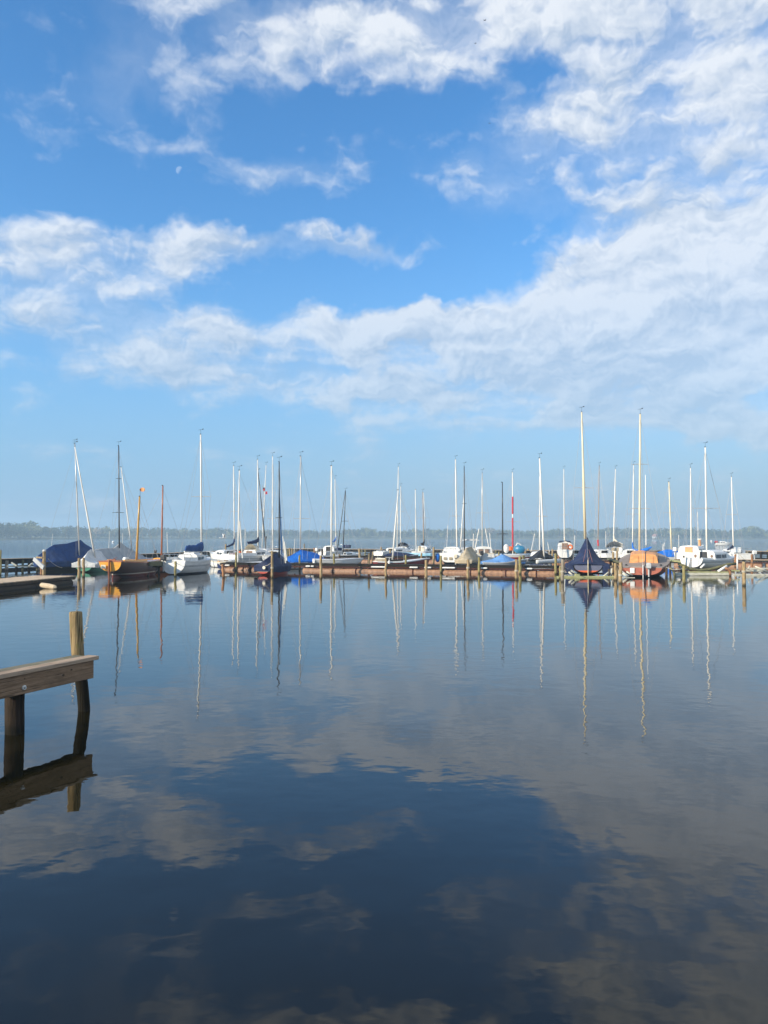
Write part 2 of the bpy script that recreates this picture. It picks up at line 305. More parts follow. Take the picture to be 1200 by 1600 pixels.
# ------------------------------------------------------------------ mesh builder
class MB:
    def __init__(s): s.v = []; s.f = []
    def add(s, vs, fs):
        o = len(s.v); s.v += [Vector(p) for p in vs]; s.f += [tuple(i + o for i in f) for f in fs]; return s
    def box(s, c, size, rz=0.0, rx=0.0, ry=0.0):
        m = Matrix.Translation(Vector(c)) @ Euler((rx, ry, rz)).to_matrix().to_4x4()
        h = [x / 2 for x in size]
        e = min(h) * 0.25                              # chamfered edges
        vs = []; idx = {}
        for sx in (-1, 1):
            for sy in (-1, 1):
                for sz in (-1, 1):
                    for ax in range(3):
                        p = [sx * (h[0] - (e if ax != 0 else 0)), sy * (h[1] - (e if ax != 1 else 0)), sz * (h[2] - (e if ax != 2 else 0))]
                        idx[(sx, sy, sz, ax)] = len(vs); vs.append(m @ Vector(p))
        fs = []
        I = lambda a, b, c_, d: idx[(a, b, c_, d)]
        for q in (-1, 1):
            for ax in range(3):
                o = [(-1, -1), (1, -1), (1, 1), (-1, 1)]
                lst = []
                for a, b in o:
                    k = [0, 0, 0]; k[ax] = q; k[(ax + 1) % 3] = a; k[(ax + 2) % 3] = b
                    lst.append(I(*k, ax))
                fs.append(lst if q > 0 else lst[::-1])
        for ax in range(3):
            b1, b2 = (ax + 1) % 3, (ax + 2) % 3
            for s1 in (-1, 1):
                for s2 in (-1, 1):
                    k0 = [0, 0, 0]; k0[b1] = s1; k0[b2] = s2
                    ka = list(k0); ka[ax] = -1; kb = list(k0); kb[ax] = 1
                    f = [I(*ka, b1), I(*kb, b1), I(*kb, b2), I(*ka, b2)]
                    fs.append(f if s1 * s2 < 0 else f[::-1])
        for sx in (-1, 1):
            for sy in (-1, 1):
                for sz in (-1, 1):
                    f = [I(sx, sy, sz, 0), I(sx, sy, sz, 1), I(sx, sy, sz, 2)]
                    fs.append(f if sx * sy * sz > 0 else f[::-1])
        return s.add(vs, fs)
    def tube(s, pts, rad, n=8, flat=None, caps=True):
        pts = [Vector(p) for p in pts]
        rad = [rad] * len(pts) if isinstance(rad, (int, float)) else list(rad)
        vs = []; fs = []
        up = None
        for i, p in enumerate(pts):
            d = (pts[min(i + 1, len(pts) - 1)] - pts[max(i - 1, 0)]).normalized()
            if up is None:
                up = Vector((0, 0, 1)) if abs(d.z) < .9 else Vector((0, 1, 0))
            a = d.cross(up).normalized(); b = a.cross(d).normalized()
            up = b
            for k in range(n):
                t = 2 * math.pi * k / n
                vs.append(p + (a * math.cos(t) * (flat or 1) + b * math.sin(t)) * rad[i])
        for i in range(len(pts) - 1):
            for k in range(n):
                fs.append((i * n + k, i * n + (k + 1) % n, (i + 1) * n + (k + 1) % n, (i + 1) * n + k))
        if caps:
            fs.append(tuple(range(n))[::-1]); fs.append(tuple((len(pts) - 1) * n + k for k in range(n)))
        return s.add(vs, fs)
    def beam(s, p0, p1, w, h):
        p0, p1 = Vector(p0), Vector(p1); d = (p1 - p0); ln = d.length; d.normalize()
        m = MB().box((0, 0, 0), (w, ln, h))
        up = Vector((0, 0, 1)) if abs(d.z) < .95 else Vector((1, 0, 0))
        x = d.cross(up).normalized(); z = x.cross(d)
        c = (p0 + p1) / 2
        return s.add([c + x * v.x + d * v.y + z * v.z for v in m.v], m.f)
    def loft(s, rings, closed=True, cap=True):
        n = len(rings[0]); vs = [p for r in rings for p in r]; fs = []
        for i in range(len(rings) - 1):
            for k in range(n if closed else n - 1):
                fs.append((i * n + k, i * n + (k + 1) % n, (i + 1) * n + (k + 1) % n, (i + 1) * n + k))
        if cap and closed:
            fs.append(tuple(range(n))[::-1]); fs.append(tuple((len(rings) - 1) * n + k for k in range(n)))
        return s.add(vs, fs)
    def disc(s, c, r, axis_m, th=.04, n=20, rx=1.0):
        """a thick round slab; axis_m turns local z onto its axis"""
        a = [(r * rx * math.cos(2 * math.pi * k / n), r * math.sin(2 * math.pi * k / n)) for k in range(n)]
        prof = [(.94, -th / 2), (1, -th / 4), (1, th / 4), (.94, th / 2)]
        return s.loft([[Vector(c) + axis_m @ Vector((x * q, y * q, z)) for x, y in a] for q, z in prof])
    def torus(s, c, r, r2, axis_m, n=20, m=8):
        rings = []
        for i in range(n):
            t = 2 * math.pi * i / n
            rings.append([Vector(c) + axis_m @ Vector(((r + r2 * math.cos(u)) * math.cos(t), (r + r2 * math.cos(u)) * math.sin(t), r2 * math.sin(u))) for u in [2 * math.pi * j / m for j in range(m)]])
        rings.append(rings[0])
        return s.loft(rings, cap=False)
    def build(s, name, mat, parent=None, smooth_=False, label=None):
        me = bpy.data.meshes.new(name); me.from_pydata([tuple(v) for v in s.v], [], s.f); me.validate(); me.update()
        o = bpy.data.objects.new(name, me); COL.objects.link(o)
        me.materials.append(MAT[mat] if isinstance(mat, str) else mat)
        if smooth_: me.polygons.foreach_set('use_smooth', [True] * len(me.polygons))
        if parent is not None: o.parent = parent
        if label: o['label'] = label
        return o
RX90 = Matrix.Rotation(R(90), 3, 'X')

# ------------------------------------------------------------------ water, bed, air
def sheet(name, x0, x1, y0, y1, z, mat, nx=1, ny=1):
    m = MB(); vs = []; fs = []
    for j in range(ny + 1):
        for i in range(nx + 1): vs.append((x0 + (x1 - x0) * i / nx, y0 + (y1 - y0) * j / ny, z))
    for j in range(ny):
        for i in range(nx):
            a = j * (nx + 1) + i; fs.append((a, a + 1, a + nx + 2, a + nx + 1))
    m.add(vs, fs); o = m.build(name, mat); o['kind'] = 'structure'; return o
wm, t, b = newmat('lake_water')
b.inputs['Base Color'].default_value = (.0100, .0082, .0026, 1); b.inputs['Roughness'].default_value = 0.02
b.inputs['IOR'].default_value = 1.42
geo = t.nodes.new('ShaderNodeNewGeometry')
def wn(scale, sc, detail=3, off=(0, 0, 0)):
    m = t.nodes.new('ShaderNodeMapping'); m.inputs['Scale'].default_value = sc; m.inputs['Location'].default_value = off
    L(geo.outputs['Position'], m.inputs[0], t)
    n = t.nodes.new('ShaderNodeTexNoise'); n.inputs['Scale'].default_value = scale; n.inputs['Detail'].default_value = detail
    L(m.outputs[0], n.inputs['Vector'], t); return n.outputs['Fac']
sepw = t.nodes.new('ShaderNodeSeparateXYZ'); L(geo.outputs['Position'], sepw.inputs[0], t)
# wind lanes: patches of the lake that carry a little more ripple
lane = smooth(wn(.09, (1, 1.0, 1), 4), .50, .68, t)
open_ = smooth(sepw.outputs[1], 70, 130, t)              # beyond the breakwater the breeze reaches the water
amp_f = M('MULTIPLY_ADD', lane, 1.9, 0.42, tree=t)
h1 = M('MULTIPLY', wn(1.5, (1, 1.0, 1), 2), 0.0048, tree=t)
h2 = M('MULTIPLY', M('MULTIPLY', wn(3.6, (.9, 1.15, 1), 2, (3, 1, 0)), 0.0026, tree=t), amp_f, tree=t)
h3 = M('MULTIPLY', M('MULTIPLY', wn(14.0, (.7, 1.3, 1), 2, (1, 5, 0)), 0.00018, tree=t), amp_f, tree=t)
h4 = M('MULTIPLY', M('MULTIPLY', wn(1.6, (.6, 1.4, 1), 4, (7, 7, 0)), 0.16, tree=t), open_, tree=t)
hh = M('ADD', M('ADD', h1, h2, tree=t), M('ADD', h3, h4, tree=t), tree=t)
bp = t.nodes.new('ShaderNodeBump'); bp.inputs['Strength'].default_value = 1; bp.inputs['Distance'].default_value = 1.0
L(hh, bp.inputs['Height'], t); L(bp.outputs[0], b.inputs['Normal'], t)
sheet('water', -1500, 1500, -250, 1120, 0.0, wm, 24, 12)

HAZE = 0.0008
vm = bpy.data.materials.new('morning_haze'); vm.use_nodes = True; vt = vm.node_tree; vt.nodes.clear()
pv = vt.nodes.new('ShaderNodeVolumePrincipled'); pv.inputs['Density'].default_value = HAZE; pv.inputs['Color'].default_value = (.60, .82, 1.0, 1)
pv.inputs['Anisotropy'].default_value = 0.1
vo = vt.nodes.new('ShaderNodeOutputMaterial'); vt.links.new(pv.outputs[0], vo.inputs['Volume'])
hb = MB(); hx = (-1650, 1650); hy = (-320, 1400); hzz = (-4.0, 34.0)
vs = [(x, y, z) for x in hx for y in hy for z in hzz]
hb.add(vs, [(0, 1, 3, 2), (4, 6, 7, 5), (0, 4, 5, 1), (2, 3, 7, 6), (0, 2, 6, 4), (1, 5, 7, 3)])
ho = hb.build('haze', vm); ho['kind'] = 'stuff'

# ------------------------------------------------------------------ far shore: bank, wood, trees
SHORE = [(-900, 640), (-200, 690), (0, 700), (60, 740), (150, 860), (300, 960), (500, 1020), (800, 1010), (1000, 985), (1200, 960), (1500, 930), (2300, 900)]
SKYL = [(-900, 819), (-60, 816), (0, 815), (20, 816), (35, 817), (50, 815), (58, 819), (65, 823), (85, 824), (108, 822), (130, 824), (170, 824.5), (200, 824), (230, 823.5), (260, 825), (300, 826), (343, 824), (370, 828), (450, 827), (500, 829), (575, 825), (600, 829), (640, 827), (700, 826), (770, 825), (800, 829), (860, 828), (890, 825), (905, 829), (930, 826), (960, 824), (1000, 825), (1080, 824), (1130, 828), (1150, 827), (1180, 822), (1195, 827), (1300, 825), (2300, 825)]
def lerp_tab(tab, x):
    for (a, va), (b_, vb) in zip(tab, tab[1:]):
        if a <= x <= b_: return va + (vb - va) * (x - a) / (b_ - a)
    return tab[0][1] if x < tab[0][0] else tab[-1][1]
def shoreD(px): return lerp_tab(SHORE, px)
m = MB(); vs = []; fs = []
pxs = list(range(-900, 2301, 20))
for i, px in enumerate(pxs):
    D = shoreD(px) + 2.5 * math.sin(px * .21) + 2 * math.sin(px * .073)
    for dD, z in ((0, -.3), (2.5, .45), (14, .9), (60, 2.0), (250, 6.0)):
        vs.append(G(px, min(D + dD, 1385), z))
    if i:
        for k in range(4):
            a = (i - 1) * 5 + k; fs.append((a, a + 5, a + 6, a + 1))
m.add(vs, fs)
MAT['bank'] = shade_mat('reed_bank', (.20, .19, .09), (.10, .12, .045), .06, rough=.9)
o = m.build('shore', 'bank'); o['kind'] = 'structure'
def leaf_mat(name, c, c2):
    mm = shade_mat(name, c, c2, .35, rough=.75, detail=3, spec=.2)
    return mm
MAT['leaf'] = leaf_mat('wood_foliage', (.095, .125, .045), (.060, .088, .032))
MAT['leaf_pale'] = leaf_mat('spring_foliage', (.27, .27, .11), (.16, .18, .07))
MAT['leaf_dark'] = leaf_mat('dark_foliage', (.036, .058, .024), (.026, .042, .018))
MAT['leaf_blossom'] = leaf_mat('blossoming_foliage', (.36, .29, .20), (.22, .19, .11))
MAT['bark'] = shade_mat('bark', (.10, .08, .06), (.06, .05, .04), 2, (2, 2, .5), .9)
rnd = random.Random(11)
def crown(m, c, rx, rz, n, leaf, rg=rnd, nl=7):
    """leaf clumps spread through several uneven lobes"""
    lobes = [(Vector(c), 1.0)]
    for _ in range(nl):
        a = rg.uniform(0, 2 * math.pi); e = rg.uniform(-.5, .9)
        lobes.append((Vector(c) + Vector((math.cos(a) * rx * .55, math.sin(a) * rx * .55, e * rz * .6)), rg.uniform(.38, .62)))
    for _ in range(n):
        lc, ls = rg.choice(lobes)
        while True:
            d = Vector((rg.uniform(-1, 1), rg.uniform(-1, 1), rg.uniform(-1, 1)))
            if .05 < d.length <= 1: break
        d = d.normalized() * (d.length ** .45)
        p = lc + Vector((d.x * rx * ls, d.y * rx * ls, d.z * rz * ls))
        nrm = (d + Vector((rg.gauss(0, .45), rg.gauss(0, .45), rg.gauss(0, .45) + .25))).normalized()
        t1 = nrm.orthogonal().normalized(); t1.rotate(Matrix.Rotation(rg.uniform(0, 6.28), 3, nrm)); t2 = nrm.cross(t1)
        s = leaf * rg.uniform(.6, 1.3)
        q = [p + t1 * s * rg.uniform(.7, 1), p + t2 * s * rg.uniform(.6, 1), p - t1 * s * rg.uniform(.7, 1), p - t2 * s * rg.uniform(.6, 1)]
        m.add(q, [(0, 1, 2, 3)])
def topz(px, D, row): return CAMH + (HZ - row) / F * D
# the wood along the far shore reads as one mass
fw = {'leaf': MB(), 'leaf_pale': MB(), 'leaf_dark': MB()}
px = -420.0
while px < 1640:
    for row in (0, 1, 2, 3):
        jx = px + rnd.uniform(-5, 5)
        D = shoreD(jx) + 9 + row * 13 + rnd.uniform(-4, 4)
        htop = topz(jx, D, lerp_tab(SKYL, jx) + 1.0)
        h = max(5.0, htop * (rnd.uniform(.50, .80) if row == 0 else rnd.uniform(.74, .94) if row in (1, 3) else rnd.uniform(.84, 1.03)))
        rx = h * rnd.uniform(.34, .52)
        b0 = 1.0 + row * .4
        kind = rnd.choice(['leaf', 'leaf', 'leaf_pale', 'leaf_dark', 'leaf'])
        crown(fw[kind], G(jx, D, b0 + h * .5), rx, h * .52, 120 if 0 < jx < 1200 else 60, h * .085 + .15)
    px += 8.2
fwm = MB()
fo = bpy.data.objects
base = None
me = bpy.data.meshes.new('far_wood'); allv = []; allf = []; mi = []
for k, (kk, mb) in enumerate(fw.items()):
    o_ = len(allv); allv += [tuple(v) for v in mb.v]; allf += [tuple(i + o_ for i in f) for f in mb.f]; mi += [k] * len(mb.f)
me.from_pydata(allv, [], allf); me.update()
for kk in fw: me.materials.append(MAT[kk])
me.polygons.foreach_set('material_index', mi)
wo_ = bpy.data.objects.new('far_wood', me); COL.objects.link(wo_); wo_['kind'] = 'stuff'
tag(wo_, 'hazy line of green trees along the far lake shore', 'trees')

# trees one can tell apart: (column, row of top, depth in front of the wood, width in px, leaf, label)
TREES = [
 (10, 815, -14, 34, 'leaf_dark', 'broad dark tree at the left end of the far shore'),
 (33, 817.5, -16, 22, 'leaf', 'rounded mid green tree between the two tall trees on the left shore'),
 (48, 815.5, -14, 30, 'leaf_pale', 'tallest rounded pale green tree on the left far shore'),
 (28, 829, -18, 18, 'leaf_pale', 'small bright green bush in front of the tall left shore trees'),
 (76, 823, -12, 20, 'leaf', 'green tree just right of the tall clump on the left shore'),
 (107, 822, -14, 16, 'leaf_dark', 'dark round tree above the navy covered boat on the far shore'),
 (129, 824, -12, 17, 'leaf_dark', 'dark tree between the two pale masts on the far shore'),
 (152, 824, -14, 20, 'leaf_blossom', 'pale blossoming tree right of the leaning mast on the far shore'),
 (172, 829, -14, 18, 'leaf_pale', 'low pale green tree beside the black mast on the far shore'),
 (343, 823.5, -8, 18, 'leaf', 'rounded tree rising above the wood left of the twin white masts'),
 (577, 824, -4, 14, 'leaf_pale', 'hazy pale treetop above the wood near the middle of the shore'),
 (767, 824, -6, 18, 'leaf_blossom', 'pale tree above the white boat with two windows'),
 (888, 825, -6, 16, 'leaf_pale', 'pale treetop left of the tallest cream mast'),
 (1057, 828, -14, 15, 'leaf_pale', 'leaning bright green tree left of the short cream mast'),
 (1180, 820.5, -6, 26, 'leaf_pale', 'tall pale green tree near the right edge of the far shore'),
]
for cpx, row, dd, wpx, lm, lab in TREES:
    D = shoreD(cpx) + 20 + dd
    top = topz(cpx, D, row); wid = wpx / F * D
    g = G(cpx, D, .8)
    t_ = thing('tree', g, lab, 'tree', 'single trees on the far shore')
    h = top - .8; rz = h * .46
    tr = MB().tube([(0, 0, -1.2), (.2, 0, h * .3), (-.1, .2, h * .62)], [h * .035, h * .026, h * .012], 7)
    for k in range(5):
        a = k * 1.3; z0 = h * (.25 + .07 * k)
        tr.tube([(0, 0, z0), (math.cos(a) * wid * .18, math.sin(a) * wid * .18, z0 + h * .12), (math.cos(a) * wid * .3, math.sin(a) * wid * .3, z0 + h * .2)], [h * .013, h * .008, h * .003], 5)
    tr.build('trunk', 'bark', t_)
    cr = MB(); crown(cr, (0, 0, h - rz), wid * .52, rz, 420, h * .06 + .1, random.Random(int(cpx)))
    cr.build('crown', lm, t_)
# boathouse among the trees
D = shoreD(1023) + 4
g = G(1023, D, .7)
h_ = thing('boathouse', g, 'small white boathouse with a reddish roof on the far shore', 'house', None, 20)
MB().box((0, 0, 1.3), (5.2, 4, 2.6)).build('wall', 'white', h_)
rf = MB(); rf.add([(-3.1, -2.3, 2.55), (3.1, -2.3, 2.55), (3.1, 2.3, 2.55), (-3.1, 2.3, 2.55), (-2.2, 0, 5.6), (2.2, 0, 5.6)], [(0, 1, 5, 4), (2, 3, 4, 5), (1, 2, 5), (3, 0, 4), (3, 2, 1, 0)])
MAT['rooftile'] = shade_mat('red_roof_tiles', (.34, .16, .11), (.26, .12, .08), 2, rough=.8)
rf.build('roof', 'rooftile', h_)
MB().box((-1.2, -2.03, 1.2), (1.1, .08, 1.6)).build('window', 'glass', h_)
MB().box((1.2, -2.03, 1.1), (1.3, .08, 2.1)).build('door', 'dark_wood', h_)

# ------------------------------------------------------------------ boat builder
def slab(m, quad, th):
    q = [Vector(p) for p in quad]; n = (q[1] - q[0]).cross(q[3] - q[0]).normalized() * th
    return m.add(q + [p + n for p in q], [(3, 2, 1, 0), (4, 5, 6, 7), (0, 1, 5, 4), (1, 2, 6, 5), (2, 3, 7, 6), (3, 0, 4, 7)])
class Hull:
    def __init__(s, Ln, B, F, stern=.72, bowup=.22, tz=.04, depth=.32, rake=0.0, full=2.3, lin=0.0):
        s.lin = lin
        s.L, s.B, s.F, s.stern, s.bowup, s.tz, s.depth, s.rake, s.full = Ln, B, F, stern, bowup, tz, depth, rake, full
    def y(s, t): return -s.L / 2 + s.L * t
    def hb(s, t):
        if t < .45: return s.B / 2 * (s.stern + (1 - s.stern) * math.sin(t / .45 * math.pi / 2))
        return max(.02, s.B / 2 * (1 - ((t - .45) / .55) ** s.full))
    def sh(s, t): return s.F * (1 - .10 * math.sin(math.pi * min(1, t * 1.1))) + s.bowup * t * t + s.lin * t
    def kz(s, t):
        if t < .5: return s.tz + (-s.depth - s.tz) * math.sin(t / .5 * math.pi / 2)
        return -s.depth + (s.depth + s.F * .45) * ((t - .5) / .5) ** 3.2
    def ring(s, t, n=9):
        hb, sh, kz = s.hb(t), s.sh(t), s.kz(t); half = []
        for j in range(n):
            a = j / (n - 1) * math.pi / 2
            z = kz + (sh - kz) * (1 - math.cos(a)) ** .95
            x = hb * (math.sin(a) ** .72) if j else 0.0
            y = s.y(t)
            if t < .15: y += s.rake * (z - s.tz) * (1 - t / .15)
            if t > .8: y += .10 * s.L * (t - .8) / .2 * (z / max(sh, .1)) * .6
            half.append((x, y, z))
        return [(-x, y, z) for x, y, z in half[::-1]] + half[1:]
    def build(s, root, hullm, deckm, transom=None, n=18):
        rings = [s.ring(k / n) for k in range(n + 1)]
        m = MB().loft(rings, closed=False, cap=False)
        h = m.build('hull', hullm, root, True)
        tb = MB(); r0 = rings[0]
        tb.add([Vector(p) for p in r0] + [Vector(p) + Vector((0, .05, 0)) for p in r0], [tuple(range(len(r0)))] + [(i, i + len(r0), i + 1 + len(r0), i + 1) for i in range(len(r0) - 1)])
        tb.build('transom', transom or hullm, root)
        dk = MB(); rr = []
        for k, r in enumerate(rings):
            a, b_ = Vector(r[0]), Vector(r[-1]); w = (b_ - a).length
            rr.append([a + Vector((-.02, 0, -.05)), a + Vector((-.02, 0, .025)), a.lerp(b_, .08) + Vector((0, 0, .03)), a.lerp(b_, .5) + Vector((0, 0, .03 + .03 * w)), a.lerp(b_, .92) + Vector((0, 0, .03)), b_ + Vector((.02, 0, .025)), b_ + Vector((.02, 0, -.05))])
        dk.loft(rr, closed=False, cap=False)
        a0 = rr[0]; dk.add(a0, [tuple(range(len(a0)))])
        dk.build('deck', deckm, root)
        return h
def cabin(root, H, t0, t1, wf, h, mat, win='glass', door='dark_wood', roof=None, slope=.3, nwin=2, doorw=.5, hatch=None):
    """coachroof from station t0 to t1; slope = share of its length that the sloped front takes"""
    ys = [(t0, 1.0), (t0 + (t1 - t0) * .5, 1.0), (t1 - (t1 - t0) * slope, .88), (t1, .08)]
    rings = []
    for t, hf in ys:
        w = min(H.hb(t) * wf, H.B / 2 * wf); z0 = H.sh(t) + .0; hh = h * hf + .03; y = H.y(t)
        half = [(w, z0 - .02), (w * .93, z0 + hh * .68), (w * .84, z0 + hh * .9), (w * .66, z0 + hh), (0, z0 + hh * 1.08)]
        rings.append([(-x, y, z) for x, z in half] + [(x, y, z) for x, z in half[::-1][1:]])
    c = MB().loft(rings, closed=True).build('cabin', mat, root)
    # side windows, a little proud of the cabin side
    for sd in (-1, 1):
        for k in range(nwin):
            f0 = (.08 + k * .88 / nwin); f1 = f0 + .70 / nwin
            q = []
            for fy, fz in ((f0, .25), (f1, .25), (f1, .82), (f0, .82)):
                yy = fy * (1 - slope)
                t = t0 + (t1 - t0) * yy
                w = min(H.hb(t) * wf, H.B / 2 * wf); z0 = H.sh(t); hh = h * 1.0 + .03
                q.append((sd * (w * (1 - .07 * fz) + .012), H.y(t), z0 + hh * .68 * fz))
            if sd < 0: q = q[::-1]
            slab_part(q, .012, 'window', win, c)
    if door:
        z0 = H.sh(t0); w = H.B * wf * doorw * .5; y = H.y(t0) - .015
        slab_part([(-w, y, z0 - .12), (w, y, z0 - .12), (w * .86, y, z0 + h * .93), (-w * .86, y, z0 + h * .93)], .03, 'companionway', door, c)
    if hatch:
        MB().box((0, H.y(t0 + (t1 - t0) * .3), H.sh(t0) + h * 1.1 + .04), (H.B * wf * .5, (t1 - t0) * H.L * .4, .09)).build('hatch', hatch, c)
    return c
def slab_part(q, th, name, mat, parent):
    return slab(MB(), q, th).build(name, mat, parent)
def coaming(root, H, mat, t0=.06, t1=.42, h=.16):
    for sd in (-1, 1):
        rr = []
        for k in range(5):
            t = t0 + (t1 - t0) * k / 4; x = sd * H.hb(t) * .70; z = H.sh(t)
            rr.append([(x - .05, H.y(t), z), (x + .05, H.y(t), z), (x + .035, H.y(t), z + h), (x - .035, H.y(t), z + h)])
        MB().loft(rr).build('coaming', mat, root)
def rails(root, H, h=.5, bow=True, stern=True):
    if stern:
        w = H.hb(0) * .9; y = H.y(0) + .12; z = H.sh(0)
        m = MB().tube([(-w, y + .9, z + h), (-w, y, z + h), (w, y, z + h), (w, y + .9, z + h)], .016, 6)
        for x, yy in ((-w, y), (w, y), (-w, y + .85), (w, y + .85), (-w * .35, y), (w * .35, y)): m.tube([(x, yy, z), (x, yy, z + h)], .014, 6)
        m.build('stern_rail', 'steel', root)
    if bow:
        y1 = H.y(1) + .05; z = H.sh(1); w = H.hb(.8)
        m = MB().tube([(-w, H.y(.8), z + h * .9), (-.15, y1, z + h), (.15, y1, z + h), (w, H.y(.8), z + h * .9)], .016, 6)
        for x, yy in ((-w, H.y(.8)), (w, H.y(.8)), (-.15, y1), (.15, y1)): m.tube([(x, yy, H.sh(.9) - .1), (x, yy, z + h * .93)], .014, 6)
        m.build('bow_rail', 'steel', root)
def outboard(root, x, y, z, mat='grey', leg=.75):
    m = MB().loft([[(x + dx * a, y + dy * a, z + zz) for dx, dy in ((-.14, -.2), (.14, -.2), (.16, .0), (.13, .16), (-.13, .16), (-.16, 0))] for a, zz in ((.7, 0), (1, .06), (1, .26), (.75, .36))])
    o = m.build('outboard_motor', mat, root)
    MB().tube([(x, y, z + .02), (x, y - .02, z - leg)], [.06, .045], 8).build('motor_leg', 'grey', o)
    return o
def rudder(root, H, mat='white', z0=-.3, z1=None, w=.34, x=0.0):
    y = H.y(0); z1 = z1 or H.sh(0) + .15; sl = H.rake
    m = MB().loft([[(x - .025, y - .04 + sl * (z - H.tz), z), (x + .025, y - .04 + sl * (z - H.tz), z), (x + .018, y - .04 - ww + sl * (z - H.tz), z), (x - .018, y - .04 - ww + sl * (z - H.tz), z)] for z, ww in ((z0, w * .8), (z0 + (z1 - z0) * .5, w), (z1 - .1, w * .6), (z1, w * .5))])
    r_ = m.build('rudder', mat, root)
    MB().tube([(x, y - .12, z1 - .05), (x + .08, y + .55, z1 + .14)], .02, 6).build('tiller', 'red_wood', r_)
    return r_
def mast(root, D, top, bot, r, mat, spread=(), vane=True, H=None, stays=True, zdown=None, name='mast', taper=.6, mt=.55, cap=True):
    pt, pb = loc(root, P(top[0], top[1], D)), loc(root, P(bot[0], bot[1], D))
    ax = (pb - pt).normalized(); r *= .74
    if zdown is None and H: zdown = H.sh(.5) - .05
    if zdown is not None and pb.z > zdown: pb = pb + ax * ((pb.z - zdown) / max(-ax.z, .2))
    m = MB().tube([pb, pb.lerp(pt, .35), pb.lerp(pt, .7), pt], [r, r, r * (1 + taper) / 2, r * taper], 10).build(name, mat, root, True)
    if cap:
        MB().box(pt + Vector((0, -.04, .03)), (.04, .12, .05)).build('masthead_fitting', 'black', m)
    inv = root.matrix_basis.inverted()
    tips = []
    for (yy, x0, x1) in spread:
        a, b_ = loc(root, P(x0, yy, D)), loc(root, P(x1, yy, D))
        MB().tube([a, a.lerp(b_, .5) + Vector((0, .03, .02)), b_], [.016, .026, .016], 6).build('spreader', 'alu' if mat != 'dark_spar' else 'dark_spar', m)
        tips.append((a, b_))
    if vane:
        h = .34
        v = MB().tube([pt, pt + Vector((0, 0, h))], .008, 5)
        d = inv.to_3x3() @ Vector((1, .25, .12)).normalized()
        c = pt + Vector((0, 0, h))
        v.tube([c - d * .17, c + d * .16], .009, 5)
        q = [c + d * .08, c + d * .18, c + d * .20 + Vector((0, 0, .07)), c + d * .11 + Vector((0, 0, .05))]
        slab(v, q, .012)
        v.build('wind_vane', 'black', m)
    if stays and H:
        w = MB(); s_t = pb.lerp(pt, .97)
        bow = Vector((0, H.y(1), H.sh(1))); w.tube([s_t, bow], .009, 4)
        if stays != 'fore':
            w.tube([s_t, Vector((0, H.y(0) + .05, H.sh(0)))], .008, 4)
        for k, sd in enumerate((-1, 1)):
            ch = Vector((sd * H.hb(mt) * .9, H.y(mt) - .25, H.sh(mt)))
            if tips:
                tp = tips[0]; tp = tp[0] if (tp[0].x * sd > tp[1].x * sd) else tp[1]
                w.tube([s_t, tp, ch], .008, 4); w.tube([pb.lerp(pt, .5), ch + Vector((0, -.35, 0))], .007, 4)
            else: w.tube([pb.lerp(pt, .75), ch], .008, 4)
        w.build('stay', 'wire', root)
    return m
def cloth_px(root, D, pts, mat, name='sail_cover', n=10, flat=.7, sag=0.0):
    """a furled sail in its cover: rounded roll along photo points (x, y, radius px, depth shift)"""
    pp = []; rr = []
    seg = []
    for a, b_ in zip(pts, pts[1:]):
        for k in range(4): seg.append([a[i] + (b_[i] - a[i]) * k / 4 for i in range(4)])
    seg.append(pts[-1])
    for i, (x, y, r, dd) in enumerate(seg):
        pp.append(loc(root, P(x, y, D + dd)) + Vector((0, 0, .02 * math.sin(i * 2.1)))); rr.append(r / F * D * (1 + .10 * math.sin(i * 1.7 + x)))
    return MB().tube(pp, rr, n, flat=flat).build(name, mat, root, True)
def cover(root, sts, mat, seed=1, fold=.03, pw=1.35, cap0=True, cap1=True, name='boat_cover', sub=6, pinch=()):
    """canvas stretched over a ridge: stations (y, half width, ridge z, edge z, skirt z)"""
    rings = []; full = []
    for a, b_ in zip(sts, sts[1:]):
        for k in range(sub):
            u = k / sub; full.append([a[i] + (b_[i] - a[i]) * u for i in range(5)])
    full.append(list(sts[-1]))
    for (y, hw, rz, ez, sz) in full:
        half = [(0, rz)]
        for a in (.06, .15, .28, .42, .56, .7, .84, .94, 1.0):
            nz = mnoise.noise(Vector((y * 2.6 + seed, a * 1.2, seed * 1.7))) * fold * 1.6 + math.sin(y * 9 + seed + a * 3) * fold * .5 * a
            half.append((hw * a * (1 + nz * .5), ez + (rz - ez) * (1 - a) ** pw + nz * a))
        for b2 in (.35, .7, 1.0):
            nz = mnoise.noise(Vector((y * 3.1 + seed, 3 + b2, seed))) * fold * 1.4
            half.append((hw * (1 - .05 * b2) + nz, ez + (sz - ez) * b2 + nz * .5 * (b2 < 1) + .02 * math.sin(y * 5 + seed) * (b2 == 1)))
        rings.append([(-x * (1 + .02 * math.sin(y * 7)), y, z) for x, z in half[::-1]] + [(x, y, z) for x, z in half[1:]])
    m = MB().loft(rings, closed=False, cap=False)
    n = len(rings[0])
    if cap0: m.add(rings[0], [tuple(range(n))])
    if cap1: m.add(rings[-1], [tuple(range(n))[::-1]])
    return m.build(name, mat, root, True)
def fender(root, p, mat='white', r=.09, h=.45):
    p = Vector(p)
    return MB().tube([p + Vector((0, 0, .5)), p + Vector((0, 0, h / 2 + .03)), p + Vector((0, 0, h / 2)), p + Vector((0, 0, h / 2 - .08)), p + Vector((0, 0, -h / 2 + .08)), p + Vector((0, 0, -h / 2))], [.01, .02, .05, r, r, .04], 8).build('fender', mat, root, True)

